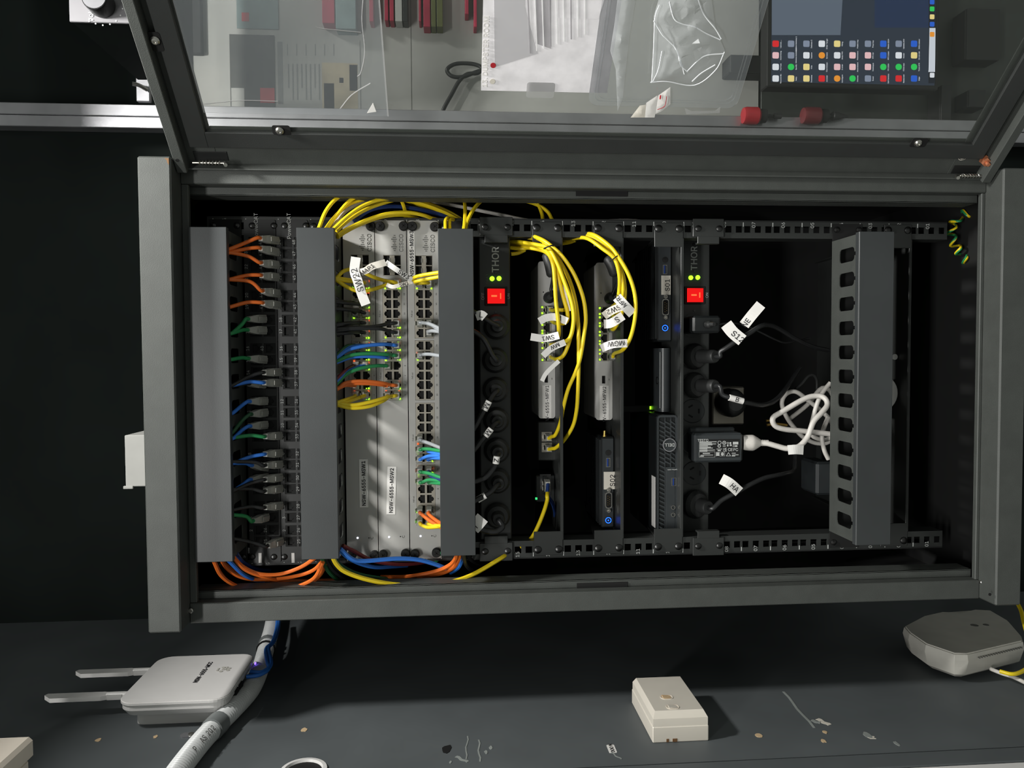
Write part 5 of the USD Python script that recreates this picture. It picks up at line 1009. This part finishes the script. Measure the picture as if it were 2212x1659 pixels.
fp = t.add('front_panel', cbox(x0, x0 + .221, ym, ym + .004, z1 - .091, z1, .0008), 'amp_face')
c = at(222, 12, ym); t.add('volume_knob', cat(lathe([(.0165, 0), (.0175, .004), (.0165, .024), (.0155, .0255), (0, .0255)], c, -Y, 28)), 'dark_metal', fp); t.add('knob_cap', lathe([(.0152, .0254), (.0148, .0262), (0, .0262)], c, -Y, 28), 'aluminium', fp)
t.add('lettering', text('Volume 1', .0066, at(196, 15, ym - .0004)), 'white_ink', fp)
t.add('scale_dot', cat([cyl(c + .026 * np.array([math.cos(a), 0, math.sin(a)]) - [0, .0006, 0], c + .026 * np.array([math.cos(a), 0, math.sin(a)]), .0011, 8) for a in np.linspace(2.4, 3.9 + 1.4, 9)]), 'white_ink', fp)
# pale board
YB = .375
t = Thing('notice_board', 'pale grey board behind the aluminium rail seen through the door glass', 'board')
x0, x1, z0, z1 = rect(380, -160, 1640, 300, YB); t.add('panel', cbox(x0, x1 + .25, YB, YB + .02, z0, z1, .001), 'board_grey'); t.add('joint', box(at(888, 0, YB)[0], x0, YB - .0004, YB, at(888, 100, YB)[2] - .0006, at(888, 100, YB)[2] + .0006), 'grey_ink')
def sheet(name, lab, catg, r4, m, prints=(), y=YB - .0015, grp=None):
    t = Thing(name, lab, catg, grp); x0, x1, z0, z1 = rect(*r4, y); t.add('sheet', box(x0, x1, y, y + .0008, z0, z1), m)
    for (nm, q4, mm) in prints: a = rect(*q4, y - .0003); t.add(nm, box(a[0], a[1], y - .0003, y, a[2], a[3]), mm)
    return t
sheet('pinned_print', 'dark photograph print with pale specks pinned on the grey board', 'picture', (497, 75, 594, 262), 'dark_print', [('pale_patch', (500, 190, 528, 262), 'board_grey'), ('pink_patch', (562, 190, 593, 222), 'bag_red')])
sheet('pinned_print', 'printed text sheet with a small beige picture pinned on the grey board', 'poster', (596, 85, 778, 262), 'board_grey', [('heading', (600, 90, 611, 225), 'print_line')] + [('text_line', (622 + 9.5 * k, 138, 625 + 9.5 * k, 216 if k % 3 else 190), 'print_line') for k in range(8)] + [('text_line', (620 + 20 * k, 95, 622 + 20 * k, 120), 'print_line') for k in range(6)] + [('picture', (696, 136, 773, 262), 'beige_print'), ('picture_dark', (755, 140, 772, 196), 'dark_print'), ('picture_dark', (733, 168, 742, 179), 'dark_print'), ('picture_dark', (700, 180, 722, 240), 'beige_print')])
sheet('pinned_print', 'teal grey sheet with a tiny red square, high on the board', 'poster', (510, -120, 600, 62), 'binder_teal', [('red_square', (522, 27, 538, 46), 'bag_red')])
t = Thing('cable_duct', 'black upright duct at the left end of the grey board', 'duct'); x0, x1, z0, z1 = rect(404, -150, 432, 114, YB - .015); t.add('body', cbox(x0, x1, YB - .015, YB, z0, z1, .001), 'matt_black')
t = Thing('wall_socket', 'small dark socket block beside the black duct', 'socket'); x0, x1, z0, z1 = rect(376, 56, 394, 98, YB - .01); t.add('body', cbox(x0, x1, YB - .01, YB, z0, z1, .001), 'dark_metal'); t.add('lip', cbox(x0 - .004, x0, YB - .012, YB, z0, z1, .0005), 'board_grey')
for k, (a, b, e, m, w) in enumerate(((695, 722, 50, 'binder_red', 'broad red'), (724, 768, 62, 'binder_teal', 'broad teal'), (797, 806, 46, 'binder_red', 'thin red, set apart'), (830, 838, 44, 'binder_red', 'thin red'), (841, 850, 45, 'binder_red', 'second thin red'), (853, 868, 46, 'board_grey', 'pale grey'), (870, 880, 46, 'dark_metal', 'dark grey'), (904, 909, 46, 'binder_red', 'very thin red'), (914, 929, 58, 'binder_red', 'bright red'), (931, 941, 58, 'binder_olive', 'olive'), (943, 956, 58, 'binder_olive', 'second olive'), (1004, 1012, 30, 'binder_red', 'short red'), (1023, 1030, 58, 'binder_red', 'last thin red'))):
    t = Thing('binder', f'{w} binder spine at the top edge, seen through the door glass', 'binder', 'binders beyond the door glass'); x0, x1, z0, z1 = rect(a, -100, b, e, YB - .03); t.add('spine', cbox(x0, x1, YB - .03, YB - .0005, z0, z1, .0008), m)
t = Thing('black_cable', 'black cable hanging in a loop in front of the grey board', 'cable'); t.add('cord', tube([at(px, py, YB - .02) for px, py in ((948, 262), (960, 232), (975, 205), (992, 175), (1010, 160), (1032, 158), (1040, 146), (1020, 138), (985, 138), (966, 150), (975, 164), (1000, 166), (1040, 152), (1080, 150))], .0038), 'black_cable')
# dark lower part and the monitor
t = Thing('equipment_shelf', 'dark green grey panel behind the monitor', 'panel'); x0, x1, z0, z1 = rect(1645, -160, 2300, 300, YB); t.add('panel', cbox(x0, x1 + .25, YB, YB + .02, z0, z1, .001), 'dark_board')
for k, r4 in enumerate(((1575, 120, 1662, 158), (2085, 20, 2160, 130), (2030, 185, 2056, 262), (2090, 195, 2130, 232))):
    t = Thing('black_unit', ('dark unit at the left of the monitor', 'large dark unit right of the monitor', 'upright dark bar below the large dark unit', 'small dark block beside the upright dark bar')[k], 'device'); x0, x1, z0, z1 = rect(*r4, YB - .04); t.add('case', cbox(x0, x1, YB - .04, YB, z0, z1, .002), 'matt_black'); t.add('edge', cbox(x0, x1, YB - .042, YB - .04, z0 + .002, z1 - .002, .0005), 'dark_metal')
t = Thing('monitor', 'computer monitor with a desktop of icons, seen through the door glass', 'monitor'); ymn = .24
x0, x1, z0, z1 = rect(1667, -200, 2021, 181, ymn); t.add('casing', cbox(x0 - .008, x1, ymn, ymn + .03, z0 - .008, z1 + .008, .002), 'matt_black')
glow('screen', (46, 54, 66), 1.0); glow('screen_light', (92, 102, 116), 1.0); glow('screen_blue', (36, 50, 78), 1.0); glow('taskbar', (30, 34, 42), 1.); glow('search_field', (205, 210, 220), 1.)
sc = t.add('screen', box(x0, x1, ymn - .0006, ymn, z0, z1), 'screen', label='lit screen')
def spoly(pts, m, nm, d=.0003): P = Polygon([(at(px, py, ymn)[0], at(px, py, ymn)[2]) for px, py in pts]); t.add(nm, front(P, ymn - .0006 - d, d), m, sc)
spoly([(1667, -200), (1831, -200), (1815, 76), (1667, 76)], 'screen_light', 'wallpaper_patch'); spoly([(1889, -200), (2006, -200), (2006, 60), (1889, 60)], 'screen_blue', 'wallpaper_patch')
spoly([(2006, -200), (2021, -200), (2019, 180), (2005, 180)], 'taskbar', 'taskbar', .0004); spoly([(2007, 61), (2020, 61), (2019, 156), (2005, 156)], 'search_field', 'search_field', .0006)
for n_, c_ in (('icon_white', (225, 228, 235)), ('icon_red', (215, 40, 45)), ('icon_pink', (235, 190, 195)), ('icon_yellow', (235, 215, 140)), ('icon_green', (45, 200, 90)), ('icon_blue', (40, 95, 205)), ('icon_orange', (235, 150, 50)), ('icon_grey', (130, 140, 160))): glow(n_, c_, 1.)
IC = [[('white', 'Recycle Bin'), ('white', 'YouTube'), ('pink', 'Advertising'), ('red', 'Upload_...')], [('yellow', 'Daily'), ('green', 'Spotify'), ('grey', 'Chicken Delivery 2'), ('grey', 'Chicken Delivery 1')], [('yellow', 'Freshline'), ('yellow', 'Kids'), ('white', 'Caption'), ('grey', 'Delivery 3')], [('red', 'Acrobat'), ('white', 'Fire Kitchen'), ('orange', 'Screens'), ('white', 'Order Target')], [('orange', 'Configure'), ('pink', 'Z order'), ('white', 'Andy TFS'), ('yellow', 'Filing')],
      [('green', 'Chrome'), ('pink', 'Amendment'), ('pink', 'Permission'), ('grey', 'Potato tray')], [('grey', 'Guest'), ('pink', 'Catalogue'), ('pink', 'KFC list'), ('grey', 'Prep tray')], [('red', 'Self Service'), ('green', 'FG 2024'), ('blue', 'KFC Listen'), ('blue', 'Waste 2024')], [('red', 'Restaurant'), ('green', 'FSCS Sub'), ('white', 'Roster'), ('grey', 'Update_ICO')], [('blue', 'Edge'), ('green', 'Track ATK'), ('yellow', 'Do not del'), ('blue', 'Daily Labour')]]
for k, row in enumerate(IC):
    for j, (m, s) in enumerate(row):
        q = at(1675 + 33.2 * k, 170 - 25 * j, ymn); t.add('icon', front(rrect(q[0] - .0055, q[0] + .0055, q[2] - .0058, q[2] + .0058, .0022 if m not in ('green', 'orange') else .005), ymn - .0012, .0004), 'icon_' + m, sc)
        t.add('icon_lettering', text(s, .0022, at(1686.5 + 33.2 * k, 170 - 25 * j, ymn - .001), d=.0002), 'icon_white', sc)
for py, m in ((163, 'white'), (75, 'orange'), (53, 'blue'), (37, 'yellow'), (20, 'green'), (5, 'blue')): q = at(2012.5, py, ymn); t.add('icon', front(rrect(q[0] - .0042, q[0] + .0042, q[2] - .0042, q[2] + .0042, .0015), ymn - .0016, .0004), 'icon_' + m, sc)
for k, (r4, tip, lb) in enumerate((((1604, 232, 1640, 268), (1690, 246), 'brighter red one'), ((1733, 232, 1772, 268), (1832, 248), 'darker red one'))):
    t = Thing('hanging_tool', f'red handled tool hanging point down beyond the glass, the {lb}', 'tool', 'red handled tools'); yt = .29; x0, x1, z0, z1 = rect(*r4, yt); c = np.array([(x0 + x1) / 2, yt, z1]); L = z1 - z0
    t.add('handle', lathe([(0, 0), (.014, .001), (.0155, .006), (.0155, L - .004), (.012, L), (0, L)], c, -Z, 20), 'bag_red' if k == 0 else 'maroon'); e = at(*tip, yt); n_ = abs(e[2] - z0)
    t.add('collar', lathe([(.012, 0), (.0125, .004), (.0125, .012), (0, .012)], c - [0, 0, L], -Z, 18), 'matt_black'); t.add('tip', lathe([(.004, .012), (.0045, .02), (.0085, n_ * .45), (.006, n_ * .7), (.0015, n_), (0, n_)] if k else [(.003, .012), (.003, n_ * .6), (.0055, n_ * .62), (.0045, n_ * .95), (0, n_)], c - [0, 0, L], -Z, 14), 'black_rubber')

# ================================================================ paper, sleeve and bag taped to the door
def dp(px, py, o=.007): return ondoor(px, py, o)
def dpoly(pts, o): return [((q - DH) @ ds, q[2]) for q in (dp(px, py, o) for px, py in pts)]
def onglass(poly, o, th): return prism(poly, DH + dn * o, ds, Z, dn, th)
def drect(a, b, c, d, o):                                            # s and z extent
    P = np.array(dpoly([(a, b), (c, b), (c, d), (a, d)], o)); return P[:, 0].min(), P[:, 0].max(), P[:, 1].min(), P[:, 1].max()
OG = .0062
co = np.array([-.0, 0]); 
mat('crease_white', (235, 238, 240), .3); mat('print_grey', (196, 194, 197), .35, var=.02); mat('print_mid', (176, 173, 177), .35); mat('print_pale', (240, 237, 240), .35); mat('print_line_white', (246, 244, 246), .35)  # white of the bag creases imitates glare on folded film
t = Thing('camera_print', 'glossy grey picture print titled DUMPSTER ROOM taped on the door glass', 'print')
s0_, z1_ = dpoly([(1039, 195)], OG)[0]; z0_ = dpoly([(1312, 195)], OG)[0][1]
ZC_ = lambda py: None
t.add('sheet', onglass(sbox(s0_, z0_, s0_ + .297, z1_), OG, .0004), 'print_pale')
def pz(px, s): return z1_ + (z0_ - z1_) * (px - 1039) / 273.          # along the sheet
def band(pts, m, o): t.add('picture_area', onglass(Polygon([(s0_ + a * .297, z1_ + (z0_ - z1_) * b) for a, b in pts]), OG + o, .0002), m)
band([(.1, .1), (1, .02), (1, .22), (.34, .3), (.16, .42)], 'print_grey', .0004); band([(.2, .4), (1, .26), (1, .38), (.18, .52)], 'print_mid', .0004); band([(.3, .55), (1, .4), (1, .7), (.62, .95), (.3, .85)], 'print_pale', .0004)
for k in range(9): a = .44 + .055 * k; band([(.16 + .01 * k, .36 + .05 * k), (.9, .2 + .05 * k), (.9, .207 + .05 * k), (.16 + .01 * k, .37 + .05 * k)], 'print_line_white' if k % 3 else 'print_mid', .0007)
k_ = t.add('lettering', text('13. DUMPSTER ROOM', .0058, DH + ds * (s0_ + .047) + Z * (z1_ - .004) + dn * (OG + .0012), ds, Z, True), 'paper')
for q, m in ((.032, 'bag_red'), (.012, 'old_white')): t.add('record_dot', prism(Point(0, 0).buffer(.0032), DH + ds * (s0_ + q) + Z * (z1_ - .0135) + dn * (OG + .0008), ds, Z, dn, .0003), m)
t.add('tape', onglass(rrect(s0_ - .008, s0_ + .012, (z0_ + z1_) / 2 - .012, (z0_ + z1_) / 2 + .022, .003), OG + .0006, .0003), 'tape_clear')
def crumple(pts, o, amp, n=26, seed=1, m=None):
    """film over a picture polygon on the door, creased by ridged noise"""
    P = Polygon(dpoly(pts, o)); lo, hi = np.array(P.bounds[:2]), np.array(P.bounds[2:]); g = np.random.default_rng(seed)
    Q = [p for p in lo + (hi - lo) * g.random((n * n, 2)) if P.contains(Point(*p))]; B = np.array(P.exterior.segmentize(.012).coords)[:-1]; Q = np.vstack([B, Q])
    from scipy.spatial import Delaunay
    T = [f for f in Delaunay(Q).simplices if P.buffer(.0005).contains(Point(*Q[f].mean(0)))]
    nz = meshkit.fbm(np.c_[Q * 38, np.full(len(Q), seed)], 3, seed); ed = np.clip([P.exterior.distance(Point(*q)) / .02 for q in Q], 0, 1)
    h = np.abs(nz - .5) * 2 * amp * ed + .35 * amp * ed
    V = DH + Q[:, :1] * ds + Q[:, 1:] * Z + (o + h)[:, None] * dn; F = np.array(T)
    N = np.cross(V[F[:, 1]] - V[F[:, 0]], V[F[:, 2]] - V[F[:, 0]]) @ dn; F[N < 0] = F[N < 0][:, ::-1]
    return tm(V, F, 25)
t = Thing('plastic_sleeve', 'clear plastic document sleeve with rounded corner hanging on the door glass', 'sleeve')
a = drect(1328, -200, 1592, 228, OG); t.add('film', onglass(rrect(a[0], a[1], a[2], a[3], .012, 5), OG + .0004, .0005), 'film')
t.add('seam', cat([onglass(rrect(a[0] + q, a[1], a[2] + q, a[3] - q, .01, 5).difference(rrect(a[0] + q + .0008, a[1] + .1, a[2] + q + .0008, a[3] - q - .0008, .01, 5)), OG + .001, .0004) for q in (.006, .0095)]), 'film')
t.add('tape', onglass(Polygon(dpoly([(1478, 232), (1482, 246), (1554, 243), (1556, 230), (1545, 238), (1495, 239)], OG)), OG + .0008, .0005), 'tape_clear')
t = Thing('plastic_bag', 'crumpled shiny plastic bag with folds hanging on the door', 'bag')
t.add('film', crumple([(1406, 180), (1413, 70), (1412, 35), (1440, -60), (1530, -60), (1545, 60), (1566, 110), (1550, 150), (1500, 184), (1470, 178)], OG + .004, .014, 22, 3), 'crinkled_film')
t.add('fold', crumple([(1330, 150), (1318, 110), (1335, 0), (1340, -60), (1385, -60), (1362, 60), (1345, 215), (1334, 240)], OG + .002, .012, 22, 5), 'crinkled_film')
for P in ([(1408, 178), (1412, 110), (1415, 40), (1425, 10)], [(1412, 45), (1430, 74), (1440, 84), (1462, 108), (1470, 140), (1485, 155)], [(1446, 4), (1456, 40), (1475, 52), (1500, 58), (1525, 72), (1556, 86)], [(1505, -10), (1520, 30), (1545, 62), (1558, 84)], [(1405, 178), (1440, 176), (1500, 184), (1545, 152), (1565, 112)], [(1484, 154), (1520, 122), (1562, 116)], [(1430, 110), (1422, 150), (1410, 176)], [(1455, 96), (1470, 130), (1478, 160)], [(1495, 176), (1515, 158), (1545, 140)]):
    t.add('crease', tube([dp(px, py, OG + .012) for px, py in P], .0007, 5, 6), 'crease_white')  # white tubes stand for light glaring along the folded edges
t = Thing('folded_leaflet', 'folded cream leaflet with red print tucked below the plastic bag', 'leaflet')
t.add('page', crumple([(1362, 254), (1382, 228), (1395, 226), (1395, 254)], OG + .003, .004, 8, 2), 'old_paper'); t.add('page', crumple([(1393, 254), (1396, 222), (1420, 206), (1422, 214), (1414, 254)], OG + .004, .004, 8, 4), 'paper')
t.add('page', crumple([(1416, 246), (1422, 206), (1448, 188), (1448, 225), (1430, 240)], OG + .006, .004, 8, 6), 'paper')
t.add('red_line', cat([tube([dp(1420, 237, OG + .012), dp(1436, 229, OG + .012), dp(1440, 208, OG + .012)], .0004, 4, 3), tube([dp(1426, 214, OG + .011), dp(1427, 206, OG + .011)], .0009, 4, 2)]), 'bag_red')
t = Thing('plastic_sleeve', 'clear plastic sheet with a bright torn corner at the upper end of the door glass', 'sleeve')
a = drect(440, -200, 806, 243, OG); t.add('film', onglass(sbox(a[0], a[2], a[1], a[3]), OG + .0003, .0003), 'film'); t.add('seam', onglass(sbox(a[0], a[2], a[1], a[2] + .0018), OG + .0008, .0005), 'tape_clear'); t.add('torn_corner', onglass(Polygon(dpoly([(793, 243), (806, 221), (813, 240)], OG)), OG + .001, .0005), 'paper')
for P in ([(785, -10), (782, 45), (788, 110), (780, 155), (772, 165)], [(683, 58), (700, 62), (780, 70)], [(440, 225), (520, 217), (600, 219)], [(735, 235), (760, 205), (800, 180)]): t.add('crease', tube([dp(px, py, OG + .001) for px, py in P], .0006, 5, 5), 'tape_clear')

for t in THINGS: t.emit()
